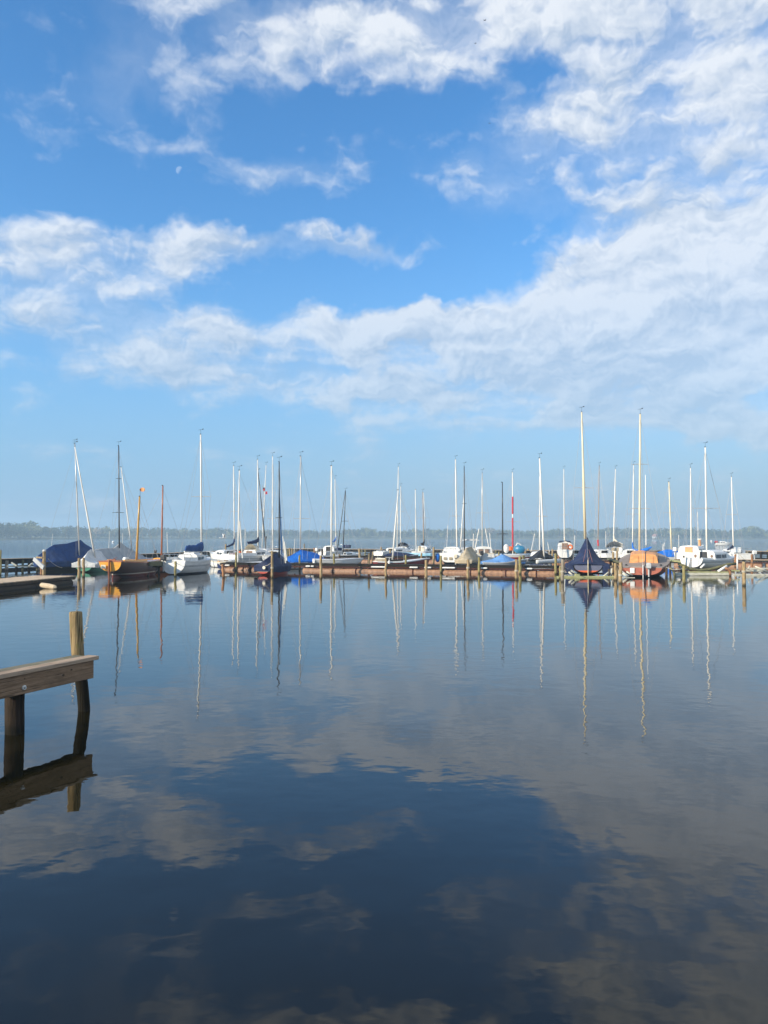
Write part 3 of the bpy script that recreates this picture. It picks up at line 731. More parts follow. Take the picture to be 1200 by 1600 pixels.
def boat(name, label, cat, cx, D0, rel, H, hullm, deckm='white', group='boats in the marina', transom=None):
    D = D0 + abs(math.cos(R(rel))) * H.L / 2
    t_ = thing(name, G(cx, D, 0), label, cat, group, rel)
    H.build(t_, hullm, deckm, transom)
    return t_, D

HM = {}
HM['white'] = hull_mat('white_topsides', (.80, .79, .75), (.03, .03, .035), .04)
HM['white_hi'] = hull_mat('white_topsides_black_bottom', (.80, .79, .75), (.015, .015, .018), .20)
HM['white_stripe'] = hull_mat('white_topsides_grey_lines', (.80, .79, .75), (.02, .02, .025), .10, [(.50, .53, (.10, .11, .13)), (.565, .59, (.12, .13, .15))])
HM['navy'] = hull_mat('navy_topsides', (.02, .03, .09), (.03, .03, .03), .03)
HM['wood'] = hull_mat('dark_varnished_hull', (.085, .033, .016), (.17, .035, .022), .22, rough=.3, boot=(.06, (.6, .52, .42)))
HM['wood2'] = hull_mat('brown_varnished_hull', (.22, .075, .025), (.05, .02, .015), .08, rough=.3)
HM['black'] = hull_mat('black_topsides', (.02, .02, .022), (.05, .02, .02), .02)
HM['maroon'] = hull_mat('maroon_topsides', (.20, .025, .02), (.10, .02, .02), .02)
HM['aqua'] = hull_mat('aqua_topsides', (.30, .62, .8), (.5, .5, .5), .02)
HM['redwhite'] = hull_mat('white_topsides_red_bottom', (.78, .76, .72), (.42, .04, .035), .26)
HM['brick'] = hull_mat('red_brown_topsides', (.36, .10, .055), (.03, .02, .02), .16, rough=.55)
HM['navy_red'] = hull_mat('navy_topsides_red_bottom', (.02, .03, .10), (.40, .05, .03), .22, boot=(.03, (.7, .65, .55)))
HM['green'] = hull_mat('white_topsides_green_bottom', (.7, .7, .68), (.10, .32, .20), .34)
HM['orange_bot'] = hull_mat('slate_topsides_orange_bottom', (.09, .10, .15), (.55, .10, .03), .30)
HM['tent_stern'] = hull_mat('slate_canvas_over_orange', (.11, .12, .18), (.60, .11, .03), .245, rough=.7)
HM['grey'] = hull_mat('grey_topsides', (.30, .31, .32), (.05, .05, .05), .03)

# ------------------------------------------------------------------ the fleet, from the left
# navy covered boat by the dark jetty
H = Hull(4.9, 1.9, .62)
t_, D = boat('covered_sailboat', 'boat under a royal blue cover with a ridge, leftmost in the marina', 'sailboat', 108, 57.5, 52, H, HM['black'], 'dark_wood')
cover(t_, [(-2.65, .55, 1.15, .62, .30), (-1.75, .95, 1.72, .68, .30), (-1.35, 1.0, 1.92, .70, .28), (-.2, 1.05, 2.0, .72, .30), (1.05, 1.0, 2.28, .78, .42), (1.5, .85, 1.95, .8, .45), (2.5, .45, 1.45, .85, .5)], 'royal', 3, .035, 1.1)
mast(t_, D, (117, 694), (123, 845), .07, 'alu', H=H, taper=.7)

# white canvas boat with green bottom
H = Hull(4.6, 1.7, .60, tz=.08)
t_, D = boat('covered_sailboat', 'boat under a creased white cover, green stern just above the water', 'sailboat', 148, 54.5, 18, H, HM['green'], 'white')
cover(t_, [(-2.35, .80, .95, .58, .34), (-1.5, .85, 1.42, .60, .3), (-.9, .88, 1.62, .62, .3), (.4, .9, 1.5, .66, .34), (2.2, .45, 1.35, .8, .5)], 'whitetarp', 8, .06, 1.5)
mast(t_, D - 1.0, (117, 698), (146, 858), .085, 'white_spar', H=H, stays=False, taper=.55)

# grey canvas boat with black mast
H = Hull(5.4, 1.9, .62)
t_, D = boat('covered_sailboat', 'boat under a long grey cover peaked at its black mast', 'sailboat', 183, 58, 48, H, HM['black'], 'grey')
cover(t_, [(-2.75, .7, 1.45, .60, .2), (-1.6, .92, 1.62, .64, .2), (-.3, .95, 1.66, .66, .22), (.35, .95, 2.12, .68, .22), (.9, .85, 1.75, .7, .25), (2.7, .35, 1.0, .75, .4)], 'greytarp', 12, .05, 1.25)
mast(t_, D, (185.5, 697), (186.3, 848), .075, 'dark_spar', [(748, 181, 190), (801, 175.5, 194)], H=H, taper=.7)

# low dinghy behind the wooden boat, its white mast leaning
H = Hull(4.2, 1.5, .5)
t_, D = boat('sailing_dinghy', 'small grey dinghy with a thin white mast leaning to the left', 'dinghy', 212, 60, 60, H, HM['grey'], 'grey')
cover(t_, [(-2.0, .6, .62, .52, .36), (-.5, .72, .85, .55, .34), (.6, .68, .9, .58, .36), (1.9, .2, .74, .66, .5)], 'greytarp', 5, .02, 1.2)
mast(t_, D, (189.3, 730), (208, 872), .075, 'white_spar', H=H, taper=.5, vane=False)

# wooden boat with orange transom
H = Hull(6.4, 1.66, 1.05, stern=.86, bowup=-.12, tz=.44, depth=.3, rake=-.10)
t_, D = boat('wooden_sailboat', 'dark varnished wooden boat with a bright orange transom and red bottom', 'sailboat', 213, 46.2, 27, H, HM['wood'], 'red_wood', transom=MAT['orange_wood'])
rudder(t_, H, 'red_wood', -.3, 1.12, .22)
MB().loft([[(-.05, H.y(0) + .3, -.5), (.05, H.y(0) + .3, -.5), (.05, H.y(0) + .25, .5), (-.05, H.y(0) + .25, .5)], [(-.06, H.y(.75), -.6), (.06, H.y(.75), -.6), (.06, H.y(.75), 0), (-.06, H.y(.75), 0)]]).build('keel', HM['wood'], t_)
coaming(t_, H, 'orange_wood', .1, .55, .12)
slab_part([(-.52, H.y(0) - .14, .62), (-.22, H.y(0) - .14, .62), (-.22, H.y(0) - .14, .84), (-.52, H.y(0) - .14, .84)], .02, 'transom_panel', 'cream', t_)
MB().box((-.15, H.y(.08), 1.12), (.4, .2, .08)).build('stern_seat', 'red_wood', t_)
ms = mast(t_, D, (218.3, 776), (213, 880), .095, 'yellow_wood', H=H, taper=.8, vane=False, stays='fore')
p = loc(t_, P(219, 765, D))
MB().tube([p + Vector((0, 0, -.45)), p + Vector((0, 0, .05))], .012, 5).build('flag_staff', 'dark_spar', ms)
MAT['peach'] = shade_mat('peach_burgee', (.80, .36, .13), (.7, .28, .1), 4, rough=.7)
MB().loft([[p + Vector((dx, .03 * math.sin(dx * 20), dz)) for dx, dz in ((-.04, -h_), (-.04, h_))][::1] + [p + Vector((.02, .05, h_)), p + Vector((.02, .05, -h_))] for h_ in (.01,)] + [[p + Vector((x, .05 * math.sin(x * 12), -h2)), p + Vector((x, .05 * math.sin(x * 12), h2)), p + Vector((x + .02, .03 + .05 * math.sin(x * 12), h2)), p + Vector((x + .02, .03 + .05 * math.sin(x * 12), -h2))] for x, h2 in ((.05, .12), (.14, .13), (.24, .10), (.3, .05))]).build('pennant', 'peach', ms)

# second wooden boat
H = Hull(5.6, 1.7, .72, stern=.7, bowup=.15)
t_, D = boat('wooden_sailboat', 'wooden sailboat with bright varnished cockpit and reddish brown mast', 'sailboat', 247, 53.5, 50, H, HM['wood2'], 'red_wood', transom=MAT['orange_wood'])
coaming(t_, H, 'orange_wood', .08, .6, .24)
cabin(t_, H, .5, .75, .66, .26, 'orange_wood', win='tan_glass', door='red_wood', nwin=1)
MB().box((-.2, H.y(.12), H.sh(.1) + .12), (.8, .4, .2)).build('thwart', 'orange_wood', t_)
mast(t_, D, (254.5, 759), (252.2, 878), .085, 'red_wood', H=H, taper=.75, vane=False)
outboard(t_, .25, H.y(0) - .12, .75, 'white')
# white sailboat with blue boom cover
H = Hull(5.4, 2.1, .92, stern=.82, bowup=.10, tz=.05, depth=.35, rake=.10, full=2.6)
t_, D = boat('sailing_yacht', 'white sailing yacht with broad round transom and blue sail cover on its boom', 'sailboat', 299, 51.2, 26, H, HM['white_stripe'], 'white', transom=MAT['white'])
cabin(t_, H, .40, .80, .72, .44, 'white', nwin=2, door='white', doorw=.45, slope=.45, hatch='white')
coaming(t_, H, 'white', .05, .40, .26)
rails(t_, H, .42)
mast(t_, D, (313.6, 679), (315, 850), .085, 'white_spar', [(776, 299, 329.5)], H=H, taper=.72, zdown=1.25)
cloth_px(t_, D, [(317.0, 848, 2.0, 0), (315.5, 854, 7.5, -.2), (306, 857, 6.4, -.9), (296, 857.5, 5.6, -1.6), (290, 857.5, 4.6, -2.0)], 'sail_blue', flat=.35)
MB().tube([loc(t_, P(317, 862, D)), loc(t_, P(288, 862, D - 2.2))], .05, 8).build('boom', 'alu', t_)
outboard(t_, -.62, H.y(0) - .08, .95, 'black')
for yy in (.55, .75): MB().tube([(H.hb(yy) * .95, H.y(yy), H.sh(yy)), (H.hb(yy) * .95, H.y(yy), H.sh(yy) + .45)], .012, 5).build('stanchion', 'steel', t_)
slab_part([(H.hb(.86) + .02, H.y(.84), .80), (H.hb(.9) + .02, H.y(.9), .80), (H.hb(.9) + .02, H.y(.9), .95), (H.hb(.86) + .02, H.y(.84), .95)], .01, 'bow_badge', 'greydeck', t_)

# boat with navy triangular sail cover
H = Hull(6.0, 2.1, .82, rake=.1)
t_, D = boat('sailing_yacht', 'white yacht with steep navy sail cover, left of the twin white masts', 'sailboat', 354, 70, -28, H, HM['white'], 'white')
cabin(t_, H, .38, .8, .72, .42, 'white', door='dark_wood', slope=.4)
coaming(t_, H, 'white'); rails(t_, H)
mast(t_, D, (365, 728), (366.5, 862), .085, 'white_spar', [(799, 360, 372)], H=H)
cloth_px(t_, D, [(366.8, 832, .8, 0), (366, 846, 2.2, 0), (363.5, 850.5, 3.0, -.6), (358, 853, 2.6, -1.2), (354, 854, 1.6, -1.8)], 'navy', flat=.5)
outboard(t_, -.3, H.y(0) - .1, .85, 'orange')

# yacht with navy boom cover and grey topsides
H = Hull(6.2, 2.2, .85, rake=.1)
t_, D = boat('sailing_yacht', 'white yacht with a high curved navy boom cover and cream sprayhood', 'sailboat', 397, 69, 42, H, HM['white_stripe'], 'white', transom=MAT['white'])
cabin(t_, H, .40, .8, .74, .45, 'white', door='tan_glass', slope=.4)
coaming(t_, H, 'white', h=.25); rails(t_, H, .5)
mast(t_, D, (402.6, 718), (403.3, 858), .09, 'white_spar', [(797, 395, 410)], H=H)
cloth_px(t_, D, [(403.8, 836, .6, 0), (403.3, 844, 2.6, 0), (399, 846.5, 3.2, -.7), (392, 848, 2.6, -1.6), (387, 848, 2.1, -2.1)], 'navy', flat=.6)
rr = []
for k in range(5):
    y = H.y(.42) + k * .22; w = .72 - .06 * k; hz_ = .62 * (1, 1.0, .92, .7, .25)[k]
    rr.append([(w * math.cos(a), y, H.sh(.45) + .42 + hz_ * math.sin(a)) for a in [math.pi * j / 8 for j in range(9)]])
MB().loft(rr, closed=False, cap=False).build('sprayhood', 'cream', t_, True)

# low racing keelboat with tall mast
H = Hull(4.6, 1.6, .45, stern=.6, bowup=.1)
t_, D = boat('racing_keelboat', 'low navy hulled keelboat with flat white deck and tall white mast', 'sailboat', 386, 60, 66, H, HM['navy'], 'white')
MB().box((0, H.y(.3), H.sh(.3) + .02), (.8, 1.5, .12)).build('cockpit', 'grey', t_)
mast(t_, D, (374.2, 735), (371.8, 877), .085, 'white_spar', H=H, taper=.6)
MB().tube([loc(t_, P(374.5, 814, D)), loc(t_, P(379, 872, D))], .05, 8).build('spinnaker_pole', 'white_spar', t_)

# boats further back in this corner
H = Hull(5.6, 2.0, .8)
t_, D = boat('sailing_yacht', 'white boat with a dark leaning mast and black furled sail', 'sailboat', 411, 80, 20, H, HM['white'], 'white')
cabin(t_, H, .4, .8, .72, .4, 'white'); rails(t_, H)
mast(t_, D, (403.5, 738), (415.5, 858), .085, 'dark_spar', H=H)
cloth_px(t_, D, [(415.5, 838, 1.8, 0), (415, 846, 1.7, 0), (414.5, 856, 1.2, 0)], 'black', name='furled_sail')
H = Hull(5.8, 2.0, .75)
t_, D = boat('sailing_yacht', 'pale masted boat with two tiny flags below its masthead', 'sailboat', 400, 88, 10, H, HM['white'], 'white')
cabin(t_, H, .4, .8, .72, .4, 'white'); rails(t_, H)
ms = mast(t_, D, (415.8, 727), (409.5, 857), .08, 'white_spar', H=H)
for (fx, fy, s1) in ((412.3, 764.5, 'navy'), (416.3, 770, 'red')):
    q = [(fx - 1.4, fy + 2.6), (fx + 1.6, fy + 2.0), (fx + 1.4, fy - 2.2), (fx - 1.5, fy - 1.8)]
    f_ = MB(); slab(f_, [loc(t_, P(x, y, D - .1)) for x, y in q], .02); f_.build('flag', 'red' if s1 == 'red' else 'red', ms)
q = [(410.8, 763.6), (413.7, 763), (413.6, 761.5), (410.8, 762)]
slab_part([loc(t_, P(x, y, D - .14)) for x, y in q], .03, 'flag', 'black', ms)
MB().tube([loc(t_, P(411, 758, D)), loc(t_, P(410, 850, D))], .02, 5).build('flag_halyard', 'rope', t_)
H = Hull(6.0, 2.1, .8)
t_, D = boat('sailing_yacht', 'white boat half hidden behind the navy covered boat, tall pale mast', 'sailboat', 428, 70, 6, H, HM['white'], 'white')
cabin(t_, H, .4, .8, .72, .4, 'white'); coaming(t_, H, 'white'); rails(t_, H)
mast(t_, D, (426, 713), (426, 860), .085, 'white_spar', [(810, 418, 433.5)], H=H)

# navy covered boat on the near side
H = Hull(3.8, 1.4, .58, tz=.1, bowup=.1)
t_, D = boat('covered_sailboat', 'boat wrapped in a dark blue cover with a red waterline, behind a pile', 'sailboat', 431, 50.4, 26, H, HM['navy_red'], 'navy')
cover(t_, [(-2.0, .58, .78, .58, .30), (-1.85, .68, .95, .58, .2), (-.7, .76, 1.28, .56, .16), (.35, .78, 1.48, .58, .16), (.9, .70, 1.22, .6, .2), (1.95, .28, .80, .66, .36)], 'navy', 21, .04, 1.2)
mast(t_, D, (436.2, 722), (436.3, 865), .075, 'dark_spar', [(809, 431, 441)], H=H)
cloth_px(t_, D, [(437.2, 776, .35, .1), (438.6, 812, 1.1, .1), (439.3, 842, 1.5, .1), (440.3, 862, 1.3, .1), (441, 874, .6, .1)], 'sky_blue', name='furled_jib')
for (x0, y0, x1, y1) in ((442, 838, 446.5, 880), (444.5, 846, 448, 876)):
    MB().tube([loc(t_, P(x0, y0, D - .3)), loc(t_, P(x1, y1, D - .3))], [.03, .06], 6).build('pole', 'white_spar', t_)
MB().disc(loc(t_, P(412.5, 887, 50.0)), .11, Matrix.Identity(3) @ RX90, .06).build('round_badge', 'cream', t_)

# bright blue covered dinghy on the front pontoon
H = Hull(3.6, 1.6, .5)
t_, D = boat('covered_dinghy', 'dinghy under a bright blue tarpaulin peaked at a slim grey mast', 'dinghy', 474, 60, 62, H, HM['white'], 'white')
cover(t_, [(-2.0, .3, .72, .58, .48), (-1.1, .75, 1.05, .60, .5), (-.25, .85, 1.50, .58, .48), (.4, .85, 1.36, .58, .48), (1.15, .7, 1.22, .6, .5), (2.05, .25, .70, .62, .52)], 'blue', 31, .03, 1.05)
mast(t_, D, (470, 713), (469.3, 862), .075, 'alu', [(810.3, 458, 485)], H=H, taper=.8)

# white cabin boat with blue furled sail
H = Hull(5.6, 2.0, .8, stern=.6)
t_, D = boat('sailing_yacht', 'white cabin boat with a short bright blue sail cover up its mast', 'sailboat', 518, 90, 25, H, HM['white'], 'white')
cabin(t_, H, .35, .82, .74, .62, 'white', nwin=3, door='dark_wood'); rails(t_, H, .55)
mast(t_, D, (523.4, 748), (525, 856), .085, 'white_spar', [(819.5, 511.5, 529)], H=H)
cloth_px(t_, D, [(525.2, 837, .6, 0), (524.8, 842, 1.8, -.1), (523, 845, 2.0, -.5), (519.8, 846.5, .8, -1.0)], 'blue', flat=.5)
outboard(t_, -.55, H.y(0) - .1, .85, 'white')
H = Hull(3.7, 1.3, .38, stern=.7, bowup=.05)
t_, D = boat('sailing_dinghy', 'flat white racing dinghy on the front pontoon with a tall white mast', 'dinghy', 527, 58.5, 76, H, HM['white'], 'white')
MB().box((0, H.y(.35), .62), (.6, 1.2, .08)).build('cockpit', 'grey', t_)
t_.location.z = .42; t_.matrix_basis = Matrix.Translation(t_.location) @ t_.matrix_basis.to_3x3().to_4x4()
mast(t_, D, (518, 728), (517.8, 874), .095, 'white_spar', H=H, taper=.7)
H = Hull(3.6, 1.5, .55)
t_, D = boat('sailing_yacht', 'low white boat with red waterline and a pair of thin dark masts', 'sailboat', 543, 83, 70, H, HM['redwhite'], 'white')
cabin(t_, H, .42, .75, .66, .26, 'white', nwin=1)
mast(t_, D, (540, 768), (536, 862), .07, 'dark_spar', [(814.4, 533, 544.5)], H=H)
mast(t_, D - .6, (539.6, 766), (528, 853), .06, 'dark_spar', H=H, stays=False, vane=False, name='derrick_pole', cap=False)
cloth_px(t_, D, [(536.2, 853.6, 2.6, 0), (541, 853.8, 2.6, -.3), (547.6, 853.8, 2.5, -.6)], 'navy', flat=.5)
MB().box(loc(t_, P(530, 858, D - 1)), (.5, .5, .32)).build('seat_cushion', 'navy', t_)

# maroon dinghy with leaning mast
H = Hull(4.2, 1.5, .55)
t_, D = boat('sailing_dinghy', 'maroon dinghy with white deck and a white mast leaning to the right', 'dinghy', 627, 57.5, 68, H, HM['maroon'], 'white')
t_.location.z = .10; t_.matrix_basis = Matrix.Translation(t_.location) @ t_.matrix_basis.to_3x3().to_4x4()
MB().box((0, H.y(.35), .62), (.7, 1.3, .12)).build('cockpit', 'dark_wood', t_)
mast(t_, D, (622.3, 766), (613.5, 873), .10, 'white_spar', H=H, taper=.5, vane=False)
fender(t_, (.72, H.y(.2), .42))

# sleek white boat behind
H = Hull(6.2, 2.1, .8)
t_, D = boat('sailing_yacht', 'sleek white sailing boat with a dark window band behind the leaning mast', 'sailboat', 619, 88, 42, H, HM['white'], 'white')
cabin(t_, H, .35, .85, .74, .42, 'white', nwin=1, slope=.5); coaming(t_, H, 'white'); rails(t_, H)
mast(t_, D, (622.5, 729), (620.5, 858), .085, 'white_spar', [(820.5, 615, 631.5)], H=H)
H = Hull(3.4, 1.5, .5)
t_, D = boat('covered_dinghy', 'little dinghy under a rumpled navy cover behind the maroon dinghy', 'dinghy', 626, 76, 70, H, HM['black'], 'grey')
cover(t_, [(-1.7, .5, .75, .5, .2), (-.6, .72, 1.02, .55, .2), (.6, .7, .92, .55, .2), (1.7, .3, .7, .6, .3)], 'navy', 41, .06, 1.2)
H = Hull(5.2, 2.0, .8)
t_, D = boat('sailing_yacht', 'small yacht with a navy sprayhood right of the leaning white mast', 'sailboat', 631, 96, 15, H, HM['white'], 'white')
cabin(t_, H, .35, .8, .74, .45, 'white'); rails(t_, H)
mast(t_, D, (626, 760), (626, 855), .085, 'white_spar', [(799.5, 623, 633)], H=H)
rr = []
for k in range(5):
    y = H.y(.38) + k * .26; w = .78 - .05 * k; hz_ = .62 * (1, 1.0, .92, .7, .2)[k]
    rr.append([(w * math.cos(a), y, H.sh(.45) + .42 + hz_ * math.sin(a)) for a in [math.pi * j / 8 for j in range(9)]])
MB().loft(rr, closed=False, cap=False).build('sprayhood', 'navy', t_, True)

# white boat with aqua and red neighbours
H = Hull(3.8, 1.5, .42, bowup=.1)
t_, D = boat('sailing_dinghy', 'flat pale aqua dinghy lying beside the small white boat with red bottom', 'dinghy', 651, 84, -66, H, HM['aqua'], 'aqua')
t_.location.z = .25; t_.matrix_basis = Matrix.Translation(t_.location) @ t_.matrix_basis.to_3x3().to_4x4()
MB().box((0, H.y(.35), .5), (.6, 1.2, .10)).build('cockpit', 'grey', t_)
mast(t_, D, (649, 765), (650.2, 858), .075, 'white_spar', H=H, vane=False)
H = Hull(5.4, 2.0, .78, tz=.1)
t_, D = boat('sailing_yacht', 'white boat with red bottom, black sail cover and a dark mast', 'sailboat', 662, 90, 16, H, HM['redwhite'], 'white')
cabin(t_, H, .3, .8, .78, .62, 'white', door='cream', doorw=.55); rails(t_, H)
mast(t_, D, (660.6, 769), (662.2, 854), .10, 'brown_spar', [(809.3, 652, 671)], H=H)
mast(t_, D - .3, (661.8, 770), (666, 854), .06, 'white_spar', H=H, stays=False, vane=False, name='furled_jib', cap=False)
cloth_px(t_, D, [(663, 842.5, .6, 0), (662.6, 848, 1.9, 0), (661, 850, 2.2, -.4), (657.6, 850, 1.6, -.9)], 'black', flat=.6)

# big white transom
H = Hull(6.2, 2.05, 1.02, stern=.94, bowup=.1, tz=.16, rake=.06)
t_, D = boat('sailing_yacht', 'chunky white yacht, broad stern towards the water, blue fender on its left', 'sailboat', 707, 70, 4, H, HM['white_hi'], 'white')
cabin(t_, H, .28, .85, .80, .56, 'white', door='white', doorw=.5, slope=.5); coaming(t_, H, 'white', h=.25); rails(t_, H, .4)
mast(t_, D, (711.8, 718), (714, 858), .10, 'white_spar', [(806.4, 702, 720.5)], H=H)
fender(t_, (-1.2, H.y(.1), .55), 'blue', .16, .75)
outboard(t_, .5, H.y(0) - .1, .55, 'cream')
for x in (-.45, .05): slab_part([(x - .14, H.y(0) - .03, .42), (x + .14, H.y(0) - .03, .42), (x + .14, H.y(0) - .03, .66), (x - .14, H.y(0) - .03, .66)][::1], .015, 'transom_hatch', 'beige', t_)

# tan cover
H = Hull(3.6, 1.5, .5)
t_, D = boat('covered_sailboat', 'boat under a tan canvas cover with a dark slim mast', 'sailboat', 734, 65.5, 18, H, HM['black'], 'grey')
cover(t_, [(-1.85, .78, .55, .46, .26), (-1.7, .80, .8, .5, .3), (-1.0, .80, 1.55, .55, .3), (.5, .75, 1.68, .6, .32), (1.8, .35, .9, .7, .45)], 'tan', 51, .03, .95)
mast(t_, D, (725.3, 729), (725.6, 862), .08, 'dark_spar', [(787, 722, 729)], H=H)
# boat with bimini behind the tan cover
H = Hull(6.0, 2.1, .8)
t_, D = boat('sailing_yacht', 'white boat with a raised awning behind the tan canvas cover', 'sailboat', 730, 84, -12, H, HM['white'], 'white')
cabin(t_, H, .35, .8, .74, .5, 'white'); rails(t_, H)
mast(t_, D - 3.0, (725.2, 772), (719.2, 862), .10, 'white_spar', H=H, stays=False, vane=False)
fr = MB()
for y in (.1, .3):
    for x in (-.8, .8): fr.tube([(x, H.y(y), H.sh(y)), (x * .95, H.y(y), 2.15)], .025, 6)
fr.build('awning_frame', 'steel', t_)
MB().loft([[(-.85, H.y(y), 2.12), (-.5, H.y(y), 2.26), (.5, H.y(y), 2.26), (.85, H.y(y), 2.12), (.85, H.y(y), 2.09), (-.85, H.y(y), 2.09)] for y in (.08, .34)]).build('awning', 'whitetarp', t_)
outboard(t_, .6, H.y(0) - .1, .95, 'olive_wood')

# double windowed transom
H = Hull(5.8, 1.75, 1.0, stern=.92, bowup=.15, tz=.16, rake=-.05)
t_, D = boat('cabin_yacht', 'white cabin yacht showing two brown tinted stern windows', 'sailboat', 754.5, 69, -6, H, HM['white_hi'], 'cream')
cabin(t_, H, .22, .82, .84, .62, 'white', door=None, slope=.45)
for x in (-.36, .22): slab_part([(x - .2, H.y(.22) - .02, H.sh(.2) + .06), (x + .2, H.y(.22) - .02, H.sh(.2) + .06), (x + .2, H.y(.22) - .02, H.sh(.2) + .46), (x - .2, H.y(.22) - .02, H.sh(.2) + .46)], .02, 'stern_window', 'tan_glass', t_)
rails(t_, H, .4)
mast(t_, D, (753.4, 739), (753.6, 858), .085, 'alu', [(801.5, 744, 763)], H=H)
for (x0, y0, x1, y1) in ((758, 825, 765, 862), (765.2, 833, 767.5, 864), (748.3, 826, 741.5, 862), (740, 834, 739, 862)):
    MB().tube([loc(t_, P(x0, y0, D)), loc(t_, P(x1, y1, D))], .035, 6).build('pole', 'white_spar', t_)
outboard(t_, -.42, H.y(0) - .1, .9, 'black')

# pale blue tarp with black mast
H = Hull(3.2, 1.5, .35)
t_, D = boat('covered_dinghy', 'low dinghy under a faded light blue tarp with a black mast', 'dinghy', 786, 55.5, 74, H, HM['grey'], 'grey')
t_.location.z = .30; t_.matrix_basis = Matrix.Translation(t_.location) @ t_.matrix_basis.to_3x3().to_4x4()
cover(t_, [(-1.75, .25, .42, .34, .24), (-.8, .62, .6, .36, .24), (-.05, .72, .98, .36, .24), (.75, .62, .6, .36, .24), (1.6, .25, .42, .38, .26)], 'sky_blue', 61, .05, 1.2)
mast(t_, D, (785, 754), (785.5, 878), .075, 'dark_spar', [(834.4, 776.5, 795)], H=H, vane=False, taper=.5, stays=False)

# red mast boat
H = Hull(5.4, 2.0, .55, bowup=.08)
t_, D = boat('open_sailboat', 'white open boat with red waterline carrying a red and white mast', 'sailboat', 806, 85, 72, H, HM['redwhite'], 'white')
ms = mast(t_, D, (800.8, 738), (801.2, 860), .09, 'white_spar', [(815.4, 790, 812.5)], H=H)
MB().tube([loc(t_, P(801, 776, D)), loc(t_, P(801.05, 803, D))], .095, 10).build('mast_sleeve', 'red', ms)
MB().tube([loc(t_, P(801.05, 809, D)), loc(t_, P(801.2, 855, D))], .095, 10).build('mast_sleeve', 'red', ms)
MB().tube([loc(t_, P(806, 853, D)), loc(t_, P(808.5, 848.5, D)), loc(t_, P(812, 850, D)), loc(t_, P(817, 855, D)), loc(t_, P(821, 861, D))], .05, 6).build('hoop_frame', 'white_spar', t_)
MB().box(loc(t_, P(798.5, 857, D)), (.4, .4, .45)).build('storage_bag', 'orange', t_)

# catamarans
H = Hull(5.0, 1.9, .5, stern=.9)
t_, D = boat('sailing_yacht', 'flat roofed white boat with navy side behind the beach catamaran', 'sailboat', 843, 80, 3, H, HM['navy'], 'white')
cabin(t_, H, .12, .85, .95, .42, 'white', win='navy', door=None)
mast(t_, D, (843.3, 744), (843.3, 862), .085, 'white_spar', [(807, 838, 855)], H=H)
cloth_px(t_, D, [(844.8, 851.5, .4, 0), (845.6, 856, 1.3, 0), (846, 860, 1.6, 0)], 'royal')
for (x0, y0, x1, y1) in ((835.5, 834, 829.5, 862), (855.5, 847, 858.5, 862)):
    MB().tube([loc(t_, P(x0, y0, D)), loc(t_, P(x1, y1, D))], .03, 6).build('pole', 'white_spar', t_)
t_ = thing('beach_catamaran', G(846, 57.5, .52), 'white beach catamaran with black trampoline on the front pontoon', 'catamaran', 'boats in the marina', 42)
for sd, dz in ((-1, 0), (1, .06)):
    rr = []
    for k in range(13):
        t = k / 12; y = -1.4 + 2.8 * t; w = .15 * max(.06, 1 - abs(2 * t - .9) ** 3); zt = .30 + .06 * t
        rr.append([(sd * .75 + w * math.cos(a), y, dz + zt * (.5 + .5 * math.sin(a)) - .05) for a in [2 * math.pi * j / 10 for j in range(10)]])
    MB().loft(rr).build('hull', 'white', t_, True)
MB().add([(-.75, -.9, .30), (.75, -.9, .36), (.75, .8, .36), (-.75, .8, .30), (-.75, -.9, .27), (.75, -.9, .33), (.75, .8, .33), (-.75, .8, .27)], [(0, 1, 2, 3), (7, 6, 5, 4), (0, 4, 5, 1), (1, 5, 6, 2), (2, 6, 7, 3), (3, 7, 4, 0)]).build('trampoline', 'black', t_)
MB().tube([(-.75, .8, .32), (.75, .8, .38)], .05, 8).tube([(-.75, -.9, .32), (.75, -.9, .38)], .05, 8).build('crossbeam', 'alu', t_)
# folded black sail tent under the mast
MB().loft([[(-.5, -1.0, .3), (-.2, -1.0, .34), (.2, -1.0, .36), (.5, -1.0, .4)], [(-.3, -.1, .42), (-.1, -.1, 1.0), (.1, -.1, 1.0), (.3, -.1, .45)], [(-.5, .9, .3), (-.2, .9, .36), (.2, .9, .38), (.5, .9, .4)]]).build('folded_sail', 'black', t_)
mast(t_, 57.3, (843.2, 716), (850.7, 882), .10, 'white_spar', [(806.5, 841, 854)], taper=.6)

# white motorsailer with life ring
H = Hull(6.0, 1.95, .95, stern=.9, tz=.0, rake=-.08, bowup=.1)
t_, D = boat('motorsailer', 'white motorsailer with wheelhouse and orange life ring on its stern rail', 'sailboat', 883, 90, 1, H, HM['white'], 'white')
cabin(t_, H, .12, .62, .94, .92, 'white', door='tan_glass', doorw=.42, slope=.3, win='glass'); rails(t_, H, .42)
rr = [[(x, H.y(y), 2.05 - dz) for x, dz in ((-.72, .2), (-.6, .03), (0, -.03), (.6, .03), (.72, .2), (.66, .2), (0, .05), (-.66, .2))] for y in (.1, .3)]
MB().loft(rr).build('wheelhouse_hood', 'navy', t_)
MB().torus((.62, H.y(0) + .06, 1.32), .24, .09, RX90).build('life_ring', 'orange', t_, True)
mast(t_, D, (881, 733), (881.8, 850), .085, 'white_spar', [(804.7, 873, 889)], H=H)
cloth_px(t_, D, [(881.8, 837, .7, 0), (882.6, 845, 2.2, 0), (886, 848.2, 1.4, -.8), (892.5, 848, .9, -1.6)], 'cream', flat=.6)

